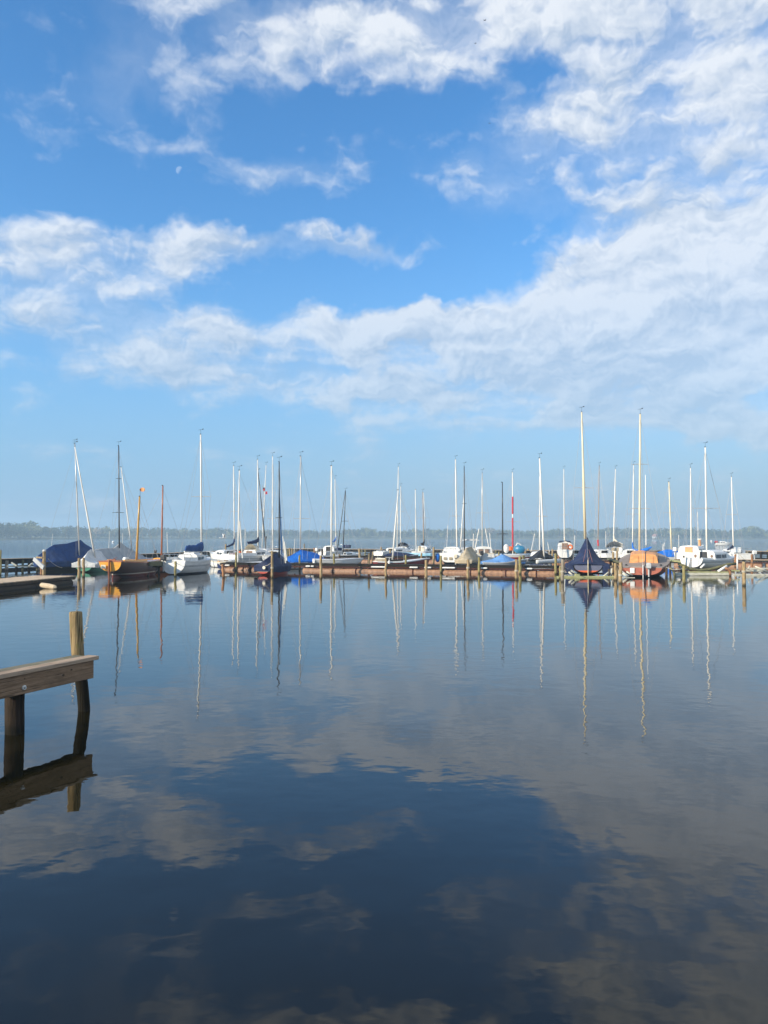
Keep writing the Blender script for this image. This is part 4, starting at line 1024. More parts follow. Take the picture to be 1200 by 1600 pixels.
# navy tent boat on the lift
H = Hull(5.8, 2.15, .62, stern=.82, tz=.12, depth=.1, bowup=.15)
t_, D = boat('covered_sailboat', 'boat under a tall pointed navy tent with orange bottom and white rudder', 'sailboat', 917, 48.8, -1, H, HM['orange_bot'], 'navy', transom=HM['tent_stern'])
t_.location.z = .12; t_.matrix_basis = Matrix.Translation(t_.location) @ t_.matrix_basis.to_3x3().to_4x4()
cover(t_, [(-2.95, 1.28, .66, .60, .52), (-2.75, 1.36, .74, .60, .18), (-1.8, 1.42, 1.02, .58, .12), (-.7, 1.42, 1.50, .58, .12), (.1, 1.40, 2.0, .58, .12), (.55, 1.36, 2.46, .6, .12), (.85, 1.3, 2.2, .6, .15), (2.8, .5, .95, .7, .4)], 'navy', 71, .025, 1.75, cap0=False, sub=8)
slab_part([(-1.30, -2.9, .02), (-.88, -2.9, -.02), (-.90, -2.9, .60), (-1.30, -2.9, .60)], .05, 'cover_skirt', 'navy', t_)
slab_part([(.88, -2.9, -.02), (1.30, -2.9, .02), (1.30, -2.9, .60), (.90, -2.9, .60)], .05, 'cover_skirt', 'navy', t_)
rudder(t_, H, 'cream_spar', -.12, .92, .16)
for sd in (-1, 1):
    MB().tube([(.0 + sd * .10, -2.3 + 1.2, 1.55), (sd * .28, -2.75, .78)], .012, 5).build('lacing', 'red_wood', t_)
mast(t_, D, (908.9, 644), (914.3, 842), .115, 'cream_spar', [(762.3, 896.5, 927)], H=H, taper=.5, zdown=2.3, mt=.6)
# pale masts behind it
H = Hull(5.4, 2.0, .8)
t_, D = boat('sailing_yacht', 'white boat under a greyish mast with a red band, right of the navy tent', 'sailboat', 941, 78, -22, H, HM['white'], 'white')
cabin(t_, H, .4, .8, .72, .35, 'white')
ms = mast(t_, D, (936.3, 728), (934.3, 860), .08, 'brown_spar', [(762.5, 932, 940)], H=H)
MB().tube([loc(t_, P(934.6, 843.5, D)), loc(t_, P(934.5, 853, D))], .11, 8).build('mast_sleeve', 'red', ms)
H = Hull(6.0, 2.2, .95, stern=.85, tz=0)
t_, D = boat('sailing_yacht', 'white yacht with grey sprayhood and rolled cream mainsail', 'sailboat', 961, 80, 2, H, HM['white'], 'white')
cabin(t_, H, .3, .8, .8, .5, 'white', door='beige'); rails(t_, H, .45); coaming(t_, H, 'white')
rr = []
for k in range(5):
    y = H.y(.2) + k * .28; w = .92 - .05 * k; hz_ = .75 * (1, 1.0, .92, .7, .2)[k]
    rr.append([(w * math.cos(a), y, H.sh(.3) + .4 + hz_ * math.sin(a)) for a in [math.pi * j / 8 for j in range(9)]])
MB().loft(rr, closed=False, cap=False).build('sprayhood', 'grey', t_, True)
mast(t_, D, (961.8, 733), (958.6, 847), .085, 'white_spar', [(803.2, 953, 958.5)], H=H)
cloth_px(t_, D, [(959, 836, .9, 0), (960, 843, 2.4, 0), (965, 847.5, 2.0, -.8), (973.5, 850.5, 1.0, -1.8)], 'cream', flat=.6)
H = Hull(5.4, 2.0, .85)
t_, D = boat('sailing_yacht', 'white boat with a limp bright blue sail cover left of the orange cabin', 'sailboat', 986, 74, 8, H, HM['white'], 'white')
cabin(t_, H, .38, .8, .74, .4, 'white'); rails(t_, H)
mast(t_, D, (990, 727), (988.6, 846), .085, 'white_spar', [(803.4, 977.5, 1001.5)], H=H)
cloth_px(t_, D, [(988.8, 844, .7, 0), (988.4, 851, 1.8, 0), (989.4, 857, 2.6, -.3), (993.5, 859.8, 1.4, -.8), (999, 860, .6, -1.5)], 'blue', flat=.6)

# orange boat
H = Hull(6.2, 3.1, .60, stern=.72, bowup=.1, tz=.14, depth=.15, rake=.10, lin=.85)
t_, D = boat('sailing_yacht', 'brick red sailboat with orange cabin seen from its broad stern', 'sailboat', 1006.5, 47.3, 2, H, HM['brick'], 'greydeck')
cabin(t_, H, .26, .72, .60, .58, 'orange_ply', win='glass', door=None, slope=.4)
for x in (-.50, .40): slab_part([(x - .20, H.y(.26) - .02, H.sh(.26) + .03), (x + .20, H.y(.26) - .02, H.sh(.26) + .03), (x + .18, H.y(.26) - .02, H.sh(.26) + .50), (x - .18, H.y(.26) - .02, H.sh(.26) + .50)], .015, 'bulkhead_panel', 'orange_ply', t_)
slab_part([(-.74, H.y(0) - .02, .26), (-.48, H.y(0) - .02, .26), (-.48, H.y(0) - .02, .58), (-.74, H.y(0) - .02, .58)], .02, 'white_plate', 'white', t_)
rudder(t_, H, 'white', -.1, .86, .14, x=.02)
MB().tube([(.16, H.y(0) - .05, .1), (.17, H.y(0) + .3, 1.58)], .03, 6).build('boom_crutch', 'dark_spar', t_)
outboard(t_, .36, H.y(0) - .08, .55, 'grey', .5)
for x in (-1.0, 1.05): MB().tube([(x, H.y(.1), H.sh(.1) + .04), (x, H.y(.1), H.sh(.1) + .10), (x, H.y(.1), H.sh(.1) + .13)], [.09, .06, .075], 8).build('winch', 'black', t_)
mast(t_, D + .8, (1000.4, 647), (999, 868), .085, 'cream_spar', [(725.5, 986.5, 1013), (794.8, 983, 1016.5)], H=H, taper=.8, zdown=1.2, mt=.6)
cloth_px(t_, D, [(1002, 860, 2.0, .2), (1007, 859.5, 2.6, -.2), (1013, 857.5, 2.4, -.8), (1018, 854.8, 1.0, -1.4)], 'blue', flat=.6)
MB().tube([loc(t_, P(1008.5, 742, D + .8)), loc(t_, P(1009.5, 852, D - .4))], .02, 5).build('topping_lift', 'white_spar', t_)

# blue tarp dinghy
H = Hull(4.4, 1.8, .5)
t_, D = boat('covered_dinghy', 'dinghy under a blue tarp below the short cream mast', 'dinghy', 1045, 75.5, 66, H, HM['white'], 'white')
cover(t_, [(-2.2, .3, .72, .6, .38), (-1.2, .8, 1.0, .6, .4), (-.3, .9, 1.26, .6, .4), (.6, .88, 1.28, .6, .4), (1.3, .6, .95, .6, .42), (2.2, .2, .7, .62, .48)], 'blue', 81, .04, 1.1)
mast(t_, D, (1045.2, 753), (1049.2, 862), .095, 'cream_spar', [(801.5, 1036.5, 1055)], H=H, taper=.7)
for (x0, y0, x1, y1) in ((1036, 850, 1035, 866), (1038, 848, 1036.5, 866)): MB().tube([loc(t_, P(x0, y0, D)), loc(t_, P(x1, y1, D))], .025, 6).build('pole', 'white_spar', t_)

# white boat with orange hatch
H = Hull(5.8, 2.3, 1.12, stern=.82, tz=.1, bowup=.15)
t_, D = boat('sailing_yacht', 'white yacht with orange companionway and an outboard on a stern post', 'sailboat', 1084, 66, 14, H, HM['white'], 'white')
cabin(t_, H, .2, .8, .84, .62, 'white', door='orange_ply', doorw=.36, slope=.5); rails(t_, H, .45)
outboard(t_, -.82, H.y(0) - .1, 1.25, 'white')
MB().disc((-.1, H.y(0) - .06, .80), .10, RX90, .04).build('exhaust_port', 'black', t_)
mast(t_, D, (1079, 731), (1080, 854), .085, 'white_spar', [(794.5, 1076, 1082)], H=H)
MB().tube([loc(t_, P(1093.2, 843, D)), loc(t_, P(1093.6, 857, D))], .12, 8).build('chimney_pipe', 'orange_ply', t_)
MB().box(loc(t_, P(1093.2, 842.4, D)), (.34, .3, .07)).build('pipe_cap', 'white', t_)

# cabin boat on the right-hand lift
H = Hull(5.4, 2.1, .75, stern=.80, tz=.18, depth=.05, bowup=.1, rake=.12)
t_, D = boat('cabin_sailboat', 'white and grey cabin sailboat with open black companionway, up on a boat lift', 'sailboat', 1112, 52.5, 30, H, HM['white_stripe'], 'white', transom=MAT['white'])
t_.location.z = .22; t_.matrix_basis = Matrix.Translation(t_.location) @ t_.matrix_basis.to_3x3().to_4x4()
cabin(t_, H, .3, .82, .86, .58, 'white', door='black', doorw=.34, slope=.4)
for x in (-.62, .62): MB().disc((x, H.y(.3) - .02, H.sh(.3) + .24), .10, RX90, .03).build('porthole', 'tan_glass', t_)
rudder(t_, H, 'white', 0, .7, .3); coaming(t_, H, 'white', h=.12)
mast(t_, D, (1102, 699), (1104.3, 860), .085, 'white_spar', [(794.3, 1083, 1124)], H=H, taper=.75)

# small white boat at the right with navy boom cover
H = Hull(5.2, 2.0, .95, stern=.7)
t_, D = boat('sailing_yacht', 'white boat with drooping navy boom cover, rightmost mast in the marina', 'sailboat', 1145, 71, -24, H, HM['white'], 'white')
cabin(t_, H, .3, .8, .76, .42, 'white', door='glass'); rails(t_, H)
mast(t_, D, (1142.8, 745), (1146.3, 868), .085, 'white_spar', [(804.1, 1134.5, 1153)], H=H)
cloth_px(t_, D, [(1146.4, 851, .8, 0), (1145, 853.5, 1.9, 0), (1141, 857, 1.8, -.6), (1136.4, 859, 1.1, -1.2)], 'navy', flat=.6)
MB().box(loc(t_, P(1152.3, 859.5, D - 1.2)), (.58, .4, .5)).build('storage_box', 'white', t_)
outboard(t_, .75, H.y(0) - .1, .9, 'white')

# white yacht anchored out on the lake
H = Hull(4.4, 1.6, .75, stern=.75)
t_, D = boat('motor_yacht', 'small white boat with a red cover at anchor out on the open lake', 'boat', 1130, 222, 72, H, HM['white'], 'white', None)
cabin(t_, H, .25, .75, .75, .5, 'white')
MB().box((0, H.y(.06), 1.1), (.9, .7, .55)).build('stern_cover', 'red', t_)
outboard(t_, 0, H.y(0) - .15, .6, 'black')
rails(t_, H, .4)

# small craft standing on edge or stacked
t_ = thing('dinghy_hull', P(791, 864, 86), 'white round dinghy stood on its side left of the red mast', 'dinghy', None, 0)
MB().disc((0, 0, .48), .5, RX90 @ Matrix.Rotation(.25, 3, 'Y'), .34, 24, .62).build('shell', 'white', t_, True)
MB().torus((0, -.17, .48), .30, .03, RX90).build('rubbing_strake', 'grey', t_, True)
t_ = thing('dinghy_hull', P(811.5, 865, 85), 'petrol blue dinghy stood on its side right of the red mast', 'dinghy', None, 0)
MB().disc((0, 0, .46), .46, RX90 @ Matrix.Rotation(-.2, 3, 'Y'), .34, 24, 1.35).build('shell', 'petrol', t_, True)
slab_part([(.3, -.2, .3), (.36, -.2, .3), (.36, -.2, .5), (.3, -.2, .5)], .02, 'strap', 'white', t_)
H = Hull(2.6, 1.3, .45, stern=.85)
t_, D = boat('rowing_boat', 'little white tender between the tan pile and the twin masts', 'dinghy', 345, 63, -40, H, HM['white'], 'cream')
MB().box((0, H.y(.4), .5), (1.0, .25, .06)).build('thwart', 'orange_wood', t_)
H = Hull(2.6, 1.3, .42, stern=.85)
t_, D = boat('rowing_boat', 'white tender tucked behind the piles of the twin white masts', 'dinghy', 361, 66, 20, H, HM['white'], 'white')
MB().box((0, H.y(.4), .46), (1.0, .25, .06)).build('thwart', 'dark_wood', t_)

# ------------------------------------------------------------------ piers, pontoons, piles
def frame(name, loc_, az_deg, label, cat, group=None):
    o = thing(name, loc_, label, cat, group, az_deg - math.degrees(math.atan2(loc_[0], loc_[1])))
    return o
def poly_pier(name, label, pts, cap_mat, gap, rg, z=.92, boards=((.50, .845), (.28, .36), (-.1, .16)), postw=.20, back=True, capw=.55):
    """dark timber breakwater: cap boards, horizontal planking, posts"""
    P0 = Vector(pts[0]); o = frame(name, P0, 0, label, 'jetty')
    ln = []
    for a, b_ in zip(pts, pts[1:]): ln.append((Vector(a) - P0, Vector(b_) - P0))
    cap = MB()
    for i, (a, b_) in enumerate(ln):
        d = (b_ - a).normalized(); k = 0.0; tot = (b_ - a).length
        while k < tot - .05:
            e = min(tot, k + rg.uniform(2.2, 3.2))
            cap.beam(a + d * (k + .012) + Vector((0, 0, z - .03 + rg.uniform(-.012, .012))), a + d * (e - .012) + Vector((0, 0, z - .03 + rg.uniform(-.012, .012))), capw, .045)
            k = e
    cap.build('cap_boards', cap_mat, o)
    pl = MB()
    for a, b_ in ln:
        d = (b_ - a).normalized(); s = Vector((d.y, -d.x, 0)); s = s if s.y < 0 else -s
        for off in ((.16, -.16) if back else (.16,)):
            for z0, z1 in boards:
                k = 0.0; tot = (b_ - a).length
                while k < tot - .05:
                    e = min(tot, k + rg.uniform(2.0, 3.6)); zz = rg.uniform(-.02, .02)
                    if not (z1 < .5 and rg.random() < .16):
                        pl.beam(a + d * (k + .01) + s * off + Vector((0, 0, (z0 + z1) / 2 + zz)), a + d * (e - .01) + s * off + Vector((0, 0, (z0 + z1) / 2 + zz)), .05, z1 - z0)
                    k = e
    pl.build('planking', 'dark_wood', o)
    n = 0
    for a, b_ in ln:
        d = (b_ - a).normalized(); tot = (b_ - a).length; k = gap * .5
        s = Vector((d.y, -d.x, 0)); s = s if s.y < 0 else -s
        while k < tot and n < 98:
            p = a + d * k + s * (.25 + rg.uniform(0, .05)); h = z - .09 - rg.uniform(0, .06)
            w = postw * rg.uniform(.75, 1.25)
            MB().tube([p + Vector((0, 0, -.6)), p + Vector((0, 0, h * .5)), p + Vector((rg.uniform(-.03, .03), 0, h))], [w * .55, w * .52, w * .5], 7).build('post', rg.choice(['dark_wood', 'dark_wood', 'olive_wood', 'pile_grey']), o)
            n += 1; k += gap * rg.uniform(.75, 1.25)
    return o
rg = random.Random(5)
poly_pier('jetty', 'dark slatted timber jetty at the left edge with a pale top board', [G(-110, 53), G(-10, 56.5), G(60, 59.5)], 'deck_wood', .62, rg, .90)
poly_pier('breakwater', 'long low timber breakwater running behind all the boats', [G(60, 59.8), G(150, 66), G(210, 71), G(330, 87), G(420, 107), G(560, 102), G(700, 97), G(860, 91.5), G(1000, 92), G(1110, 92), G(1215, 86), G(1290, 84)], 'deck_wood', 1.28, rg)
o = [x for x in bpy.data.objects if x.name == 'jetty'][0]
m = MB().tube([loc(o, P(11, 884.5, 55.6)), loc(o, P(40, 885.5, 56.5)), loc(o, P(68, 887, 57.5))], .045, 7)
m.tube([loc(o, P(18, 879, 55.8)), loc(o, P(26, 884, 55.8))], .06, 7); m.tube([loc(o, P(51, 880, 56.6)), loc(o, P(45, 884.5, 56.4))], .06, 7)
m.build('handrail', 'galv', o)

# second pier head posts with light between them: floating pontoons on orange pipes
def pontoon(name, label, a, b_, segs, deckz=.55, width=1.3, r=.22, deck='dark_wood', fas=True, fend=(), boards=True):
    """a, b_: ends of the front edge on the water; segs: pipe spans as shares of the length"""
    a, b_ = Vector(a), Vector(b_); d = (b_ - a); tot = d.length; d.normalize()
    o = frame(name, (a + b_) / 2, math.degrees(math.atan2(d.x, d.y)), label, 'pontoon')
    h = tot / 2; sgn = -1                           # local +Y runs along; local -X is away from the camera
    dk = MB(); k = -h; rr = random.Random(int(tot * 10))
    while k < h:
        e = min(h, k + .145); dk.box((-width / 2 + rr.uniform(-.02, .02), (k + e) / 2, deckz - .02 + rr.uniform(-.004, .004)), (width, e - k - .012, .04)); k = e
    dk.build('deck_boards', deck, o)
    fm = MB()
    fm.beam((-.06, -h, deckz - .11), (-.06, h, deckz - .11), .05, .12); fm.beam((-width + .06, -h, deckz - .11), (-width + .06, h, deckz - .11), .05, .12)
    fm.build('stringer', 'dark_wood', o)
    if fas:
        f2 = MB(); f2.beam((-.10, -h, deckz - .24), (-.10, h, deckz - .24), .06, .10)
        k = -h + .4
        while k < h: f2.box((-.12, k, deckz - .22), (.08, .10, .28)); k += 1.9
        f2.build('steel_frame', 'red_steel', o)
    for s0, s1 in segs:
        y0, y1 = -h + s0 * tot + .03, -h + s1 * tot - .03
        for x in (-.22, -width + .22):
            p = MB().tube([(x, y0, 0), (x, y0 + .02, 0), (x, y1 - .02, 0), (x, y1, 0)], [r * .86, r, r, r * .86], 16).build('float_pipe', 'rust_pipe', o, False)
            if x == -.22:
                MB().tube([(x, y1 - .04, 0), (x, y1 + .03, 0)], r * 1.06, 16).build('flange', 'red_steel', p)
    for s0, ln_ in fend:
        y0 = -h + s0 * tot
        MB().tube([(.02, y0, deckz - .19), (.02, y0 + .03, deckz - .19), (.02, y0 + ln_ - .03, deckz - .19), (.02, y0 + ln_, deckz - .19)], [.03, .055, .055, .03], 8).build('fender', 'white', o)
    return o
A, B_ = G(343, 58.3), G(872, 51.4)
def share(px):                                       # share of the way along the front pontoon
    X = (px - 600) / F; d = B_ - A
    return (X * A.y - A.x) / (d.x - X * d.y)
jt = [345, 367, 371, 380, 390, 409]
segs = [(share(345), share(367)), (share(371), share(380)), (share(380.3), share(390)), (share(392.5), share(412))]
xs = [472, 520, 556, 602, 645, 690, 735, 790, 838, 872]
segs += [(share(p), share(q)) for p, q in zip(xs, xs[1:])]
pontoon('floating_pontoon', 'front floating pontoon with dark deck on orange steel pipes', A, B_, segs, fend=[(share(x), w) for x, w in ((352, .4), (478, .35), (486, .25), (580, .7), (593, .5), (640, .6), (663, .5), (691, .9), (751, .45), (822, .4))])
pontoon('floating_pontoon', 'second pontoon on a paler pipe, partly hidden behind the front one', G(497, 77.5), G(775, 73), [(0, .22), (.225, .45), (.455, .7), (.705, 1)], deckz=.62, r=.25)
pontoon('floating_pontoon', 'right hand pontoon with grey boards behind the boat lifts', G(1052, 66.5), G(1290, 62), [(0, .3), (.31, .6), (.62, .82), (.84, 1)], deckz=.60, r=.30, deck='deck_wood')
pontoon('floating_pontoon', 'short dark walkway between the navy tent boat and the breakwater', G(866, 71), G(1040, 71), [(0, .5), (.52, 1)], deckz=.55)
# cross walkway ends
def plank_pier(name, label, p0, p1, w, h, mat, posts=()):
    p0, p1 = Vector(p0), Vector(p1); c = (p0 + p1) / 2; c.z = 0
    o = frame(name, c, math.degrees(math.atan2((p1 - p0).x, (p1 - p0).y)), label, 'walkway')
    a, b_ = loc(o, p0), loc(o, p1); n = max(2, int(w / .16)); m = MB()
    for k in range(n):
        off = Vector((w * ((k + .5) / n - .5), 0, 0)); m.beam(a + off, b_ + off + Vector((0, 0, .006 * (k % 2))), w / n - .012, h)
    m.build('boards', mat, o)
    MB().beam(a + Vector((0, .05, -h * .5 - .05)), b_ + Vector((0, -.05, -h * .5 - .05)), w * .5, .10).build('bearer', 'dark_wood', o)
    for f in posts:
        p = a.lerp(b_, f); MB().tube([(p.x, p.y, -.5), (p.x, p.y, p.z - h / 2)], .08, 8).build('post', 'pile_dark', o)
    return o
plank_pier('mooring_walkway', 'mossy dark walkway beam beside the wooden boats', P(228, 881, 49.0), P(264, 880, 53), .6, .30, 'olive_wood', (.08, .55))
plank_pier('mooring_walkway', 'narrow green stained plank between the navy tent boat and the orange boat', P(952, 873.5, 56), P(969, 879, 50), .35, .10, 'olive_wood', (.5,))
plank_pier('mooring_walkway', 'narrow pale plank right of the orange boat', P(1037, 874, 58), P(1072, 878.5, 54), .5, .10, 'algae_beam', (.3, .8))

# piles: column, top row, waterline row, width px, lean px, wood, label
PILES = [
 (69.5, 861, 901, 5, 0, 'pile', 'white capped pile standing at the dark slatted jetty', 1),
 (65.5, 878, 899.5, 4, 0, 'pile_red', 'short reddish pile beside the white capped pile', 0),
 (1.5, 859.5, 899, 3, 0, 'pile_olive', 'greenish pole at the very left edge of the jetty', 0),
 (124.3, 872, 905.5, 4.6, 0, 'pile', 'tan pile at the tip of the low floating dock', 0),
 (131.3, 871.5, 901.5, 4, 0, 'pile', 'thinner tan pile in front of the white covered boat', 0),
 (177.5, 873.5, 900.5, 4.2, .8, 'pile_red', 'brown pile in front of the orange transom', 0),
 (200.2, 873.5, 901, 3.8, 0, 'pile_grey', 'grey pile right of the orange transom', 0),
 (243.3, 859.5, 873, 4, 0, 'pile_dark', 'square dark post on the breakwater between the wooden masts', 0),
 (247.3, 864, 874, 2.5, 0, 'pile_olive', 'small pale post right of the square dark post', 0),
 (274.6, 877, 900.7, 3.8, 0, 'pile_olive', 'pile in front of the round white transom', 0),
 (349.7, 881.5, 902.5, 4.2, -1.4, 'pile_red', 'crooked orange topped pile right of the white yacht', 0),
 (352.8, 850, 879, 2.8, 0, 'pile', 'slim tan pile left of the navy triangular sail cover', 0),
 (369.0, 863, 891.5, 3.0, 0, 'pile_olive', 'greenish pile left of the twin masts foot', 0),
 (376.2, 857.5, 877, 2, 0, 'pile_dark', 'thin dark stake between the twin masts', 0),
 (380.6, 862, 878, 2.6, .4, 'pile', 'short yellowish stake right of the twin masts', 0),
 (415.5, 868, 880, 2.6, 0, 'pile', 'short tan stake left of the navy wrapped boat', 0),
 (425.4, 861, 903, 3.8, 0, 'pile', 'tall pile in front of the navy wrapped boat', 0),
 (452.7, 856, 870, 2.6, 0, 'pile', 'left one of two tan stakes behind the navy wrapped boat', 0),
 (456.5, 857, 870, 2.0, 0, 'pile', 'right one of two tan stakes behind the navy wrapped boat', 0),
 (468.3, 867.5, 891.5, 3.0, 0, 'pile_olive', 'mossy pile in front of the bright blue tarpaulin', 0),
 (475.6, 849.5, 865, 2.4, 0, 'pile_grey', 'taller grey stake rising above the breakwater behind the bright blue tarpaulin', 0),
 (491.2, 856, 870, 2.6, 0, 'pile_red', 'brown stake to the right of the bright blue tarpaulin peak', 0),
 (501.6, 868.5, 904, 4.2, 0, 'pile', 'pale yellow pile at the bow of the bright blue tarpaulin', 0),
 (503.5, 860, 878, 3, 0, 'pile_dark', 'dark pile behind the pale yellow one', 0),
 (522.1, 865, 892.5, 3.4, 0, 'pile_olive', 'yellow green pile in front of the flat white dinghy', 0),
 (530.5, 866, 877, 3, 0, 'pile', 'short pale stump behind the flat white dinghy', 0),
 (562.4, 857, 880.5, 3.8, -.8, 'pile', 'thick pale pile right of the flat white dinghy', 0),
 (570.5, 859, 869.5, 2, 0, 'pile_olive', 'thin mossy stake on the breakwater near the middle', 0),
 (576.4, 865, 893, 3.6, 0, 'pile', 'tan pile left of the beige deck box', 0),
 (582, 862, 880, 2.4, .5, 'pile', 'leaning light stake beside the beige deck box', 0),
 (595.8, 854.5, 869, 2.6, 0, 'pile', 'orange tan stake on the breakwater above the beige box', 0),
 (603, 871.5, 902.5, 3.6, 0, 'pile', 'tall pile at the stern of the maroon dinghy', 0),
 (609.8, 859, 876, 2.6, 0, 'pile', 'pale stake left of the leaning white mast', 0),
 (614.8, 867.5, 876.5, 2.8, .5, 'pile_red', 'stump at the foot of the leaning white mast', 0),
 (634, 867, 893, 3.2, 0, 'pile_olive', 'pile before the bow of the maroon dinghy', 0),
 (640.5, 859, 869, 2.2, 0, 'pile_grey', 'grey stake left of the aqua dinghy', 0),
 (655.8, 853, 872, 2.6, .3, 'pile', 'slim stake in front of the aqua dinghy', 0),
 (658.6, 864, 882, 3.0, 0, 'pile', 'stouter stake below the slim one at the aqua dinghy', 0),
 (665.8, 875, 904.5, 4.4, 0, 'pile', 'thick weathered pile right of the maroon dinghy', 0),
 (673, 853.5, 869, 2.2, 0, 'pile_grey', 'whitish stake right of the small red bottomed yacht', 0),
 (677.4, 855, 881.5, 3.0, 0, 'pile', 'tall orange tan stake right of the red bottomed yacht', 0),
 (688.9, 868.5, 895, 3.4, 0, 'pile_olive', 'yellow green pile left of the chunky white stern', 0),
 (711.3, 866.5, 879.5, 3.8, 0, 'pile_olive', 'short stump before the chunky white stern', 0),
 (731.2, 874, 905, 4.4, 0, 'pile', 'pale pile in front of the tan canvas cover', 0),
 (748.5, 871, 896, 3.8, 0, 'pile_olive', 'olive pile between the tan cover and the two stern windows', 0),
 (763, 866.5, 881, 2.8, .4, 'pile', 'tan stake leaning on the boat with two stern windows', 0),
 (770.4, 867, 882, 3.0, .6, 'pile_olive', 'mossy stake left of the pale blue tarp', 0),
 (779.8, 862, 877, 2.6, -.5, 'pile_olive', 'yellowish post with dark top behind the pale blue tarp', 0),
 (806.6, 874, 906, 4.6, 0, 'pile', 'tall tan pile right of the pale blue tarp', 0),
 (812.3, 869, 897, 4.6, 0, 'pile_olive', 'thick mossy pile beside the tall tan one', 0),
 (817.6, 868, 885.5, 4.4, 0, 'pile_olive', 'broad green topped pile behind the mossy pair', 0),
 (820.8, 858, 872, 2.8, 0, 'pile', 'front stake of the pair left of the flat roofed boat', 0),
 (824.6, 857, 871, 3.2, .5, 'pile', 'rear leaning stake of the pair left of the flat roofed boat', 0),
 (862.8, 858, 876, 2.8, .3, 'pile', 'tan stake right of the beach catamaran', 0),
 (868, 865, 897.5, 4.0, 0, 'pile_olive', 'yellow green pile at the right end of the front pontoon', 0),
 (872.2, 868, 884, 2.6, 0, 'pile_red', 'slim reddish stake left of the navy tent', 0),
 (878.4, 874, 909, 5.2, .6, 'pile_grey', 'heavy weathered pile at the left corner of the navy tent lift', 0),
 (875.2, 885, 904.5, 4.0, 0, 'pile_olive', 'low mossy pile hugging the left corner of the navy tent lift', 0),
 (957.6, 862, 885, 3.4, 0, 'pile', 'left of two tan stakes before the grey sprayhood yacht', 0),
 (963.8, 860.5, 885, 3.0, 0, 'pile', 'right of two tan stakes before the grey sprayhood yacht', 0),
 (961.4, 880, 907, 4.8, 0, 'pile', 'pale pile right of the navy tent boat', 0),
 (968.6, 879, 911.5, 5.6, .8, 'pile', 'split topped thick pile between navy tent and orange boat', 0),
 (1027.3, 862, 873, 3.4, 0, 'pile_olive', 'pale post behind the orange cabin', 0),
 (1059.8, 861, 874, 3.4, 0, 'pile', 'orange tan post right of the blue tarp dinghy', 0),
 (1068, 884, 912.5, 4.6, 0, 'pile_olive', 'mustard coloured pile left of the boat lift', 0),
 (1085.3, 863, 885.5, 4.4, 0, 'pile_red', 'mossy topped brown pile in front of the orange companionway', 0),
 (1148.6, 866, 886, 3.4, 0, 'pile_red', 'orange pile below the rightmost mast', 0),
 (1161.3, 878, 915, 5.6, .5, 'pile', 'thickest pile at the right, standing alone in front of the empty lift', 0),
 (1174.4, 866, 889, 3.4, 0, 'pile_red', 'orange stake behind the empty boat lift', 0),
 (1167.8, 862, 873, 2.6, 0, 'pile_olive', 'mossy post on the breakwater right of the white box', 0),
 (1187.8, 861, 873, 2.4, 0, 'pile', 'tan post on the breakwater near the right edge', 0),
 (1199.3, 859, 873, 3.0, 0, 'pile_olive', 'mossy post cut by the right edge of the photo', 0),
]
for (px, yt, yb, w, lean, wood, lab, capd) in PILES:
    D = 3000 / (yb - HZ); g = G(px, D)
    t_ = thing('mooring_pile', g, lab, 'pile', 'timber piles in the marina')
    zt = CAMH - (yt - HZ) / F * D; r = w / F * D / 2; lx = lean / F * D
    rr = random.Random(int(px * 10)); tw = rr.uniform(-.02, .02)
    m = MB().tube([(0, 0, -.8), (0, 0, 0), (lx * .3 + tw, 0, zt * .4), (lx * .7 - tw, 0, zt * .75), (lx, 0, zt - .03), (lx + rr.uniform(-.02, .02), 0, zt)], [r * 1.05, r * 1.04, r * 1.02, r, r * .97, r * .86], 11)
    m.build('shaft', wood, t_, False)
    if capd: MB().tube([(lx, 0, zt - .02), (lx, 0, zt + .05), (lx, 0, zt + .09)], [r * 1.08, r * 1.06, r * .7], 11).build('cap', 'white_top', t_)
    elif px in (124.3, 425.4, 731.2, 806.6, 968.6, 1161.3, 878.4):
        z1 = zt * rr.uniform(.35, .6)
        MB().torus((lx * .4, 0, z1), r * 1.05, .022, Matrix.Identity(3)).torus((lx * .4, 0, z1 + .05), r * 1.05, .022, Matrix.Identity(3)).build('mooring_rope', 'rope', t_)

# boat lifts
def lift(label, loc_, parts):
    o = thing('boat_lift', loc_, label, 'boat lift', 'boat lifts in the marina')
    for nm, mat, r, D, pts in parts:
        q = [loc(o, P(x, y, D + (e[0] if e else 0))) for x, y, *e in pts]
        if nm.endswith('beam'):
            mm = MB()
            for a, b_ in zip(q, q[1:]): mm.beam(a, b_, r * 1.6, r * 2)
            mm.build(nm, mat, o)
        else: MB().tube(q, r, 8).build(nm, mat, o, True)
    return o
lift('pale lift beams under the pointed navy tent boat', G(917, 49), [
 ('crossbeam', 'algae_beam', .06, 47.4, [(870, 901.5), (960, 901.5)]), ('crossbeam', 'galv', .05, 52.5, [(872, 896), (958, 896)]),
 ('float_beam', 'algae_beam', .11, 47.8, [(898, 899.5), (906, 899.5)]), ('support_arm', 'galv', .055, 47.8, [(888.5, 893.5), (897.5, 901)]), ('support_arm', 'galv', .05, 47.8, [(892, 891), (901, 897)]),
 ('support_arm', 'galv', .05, 47.8, [(951, 894), (942.5, 901)]), ('upright', 'pile_dark', .06, 48, [(951.5, 889), (951.5, 909)]), ('upright', 'galv', .04, 48, [(955.5, 888), (955.5, 906)]),
 ('side_beam', 'algae_beam', .07, 48, [(884, 902, 0), (890, 898.5, 5.5)]), ('side_beam', 'algae_beam', .07, 48, [(946, 902, 0), (944, 898.5, 5.5)])])
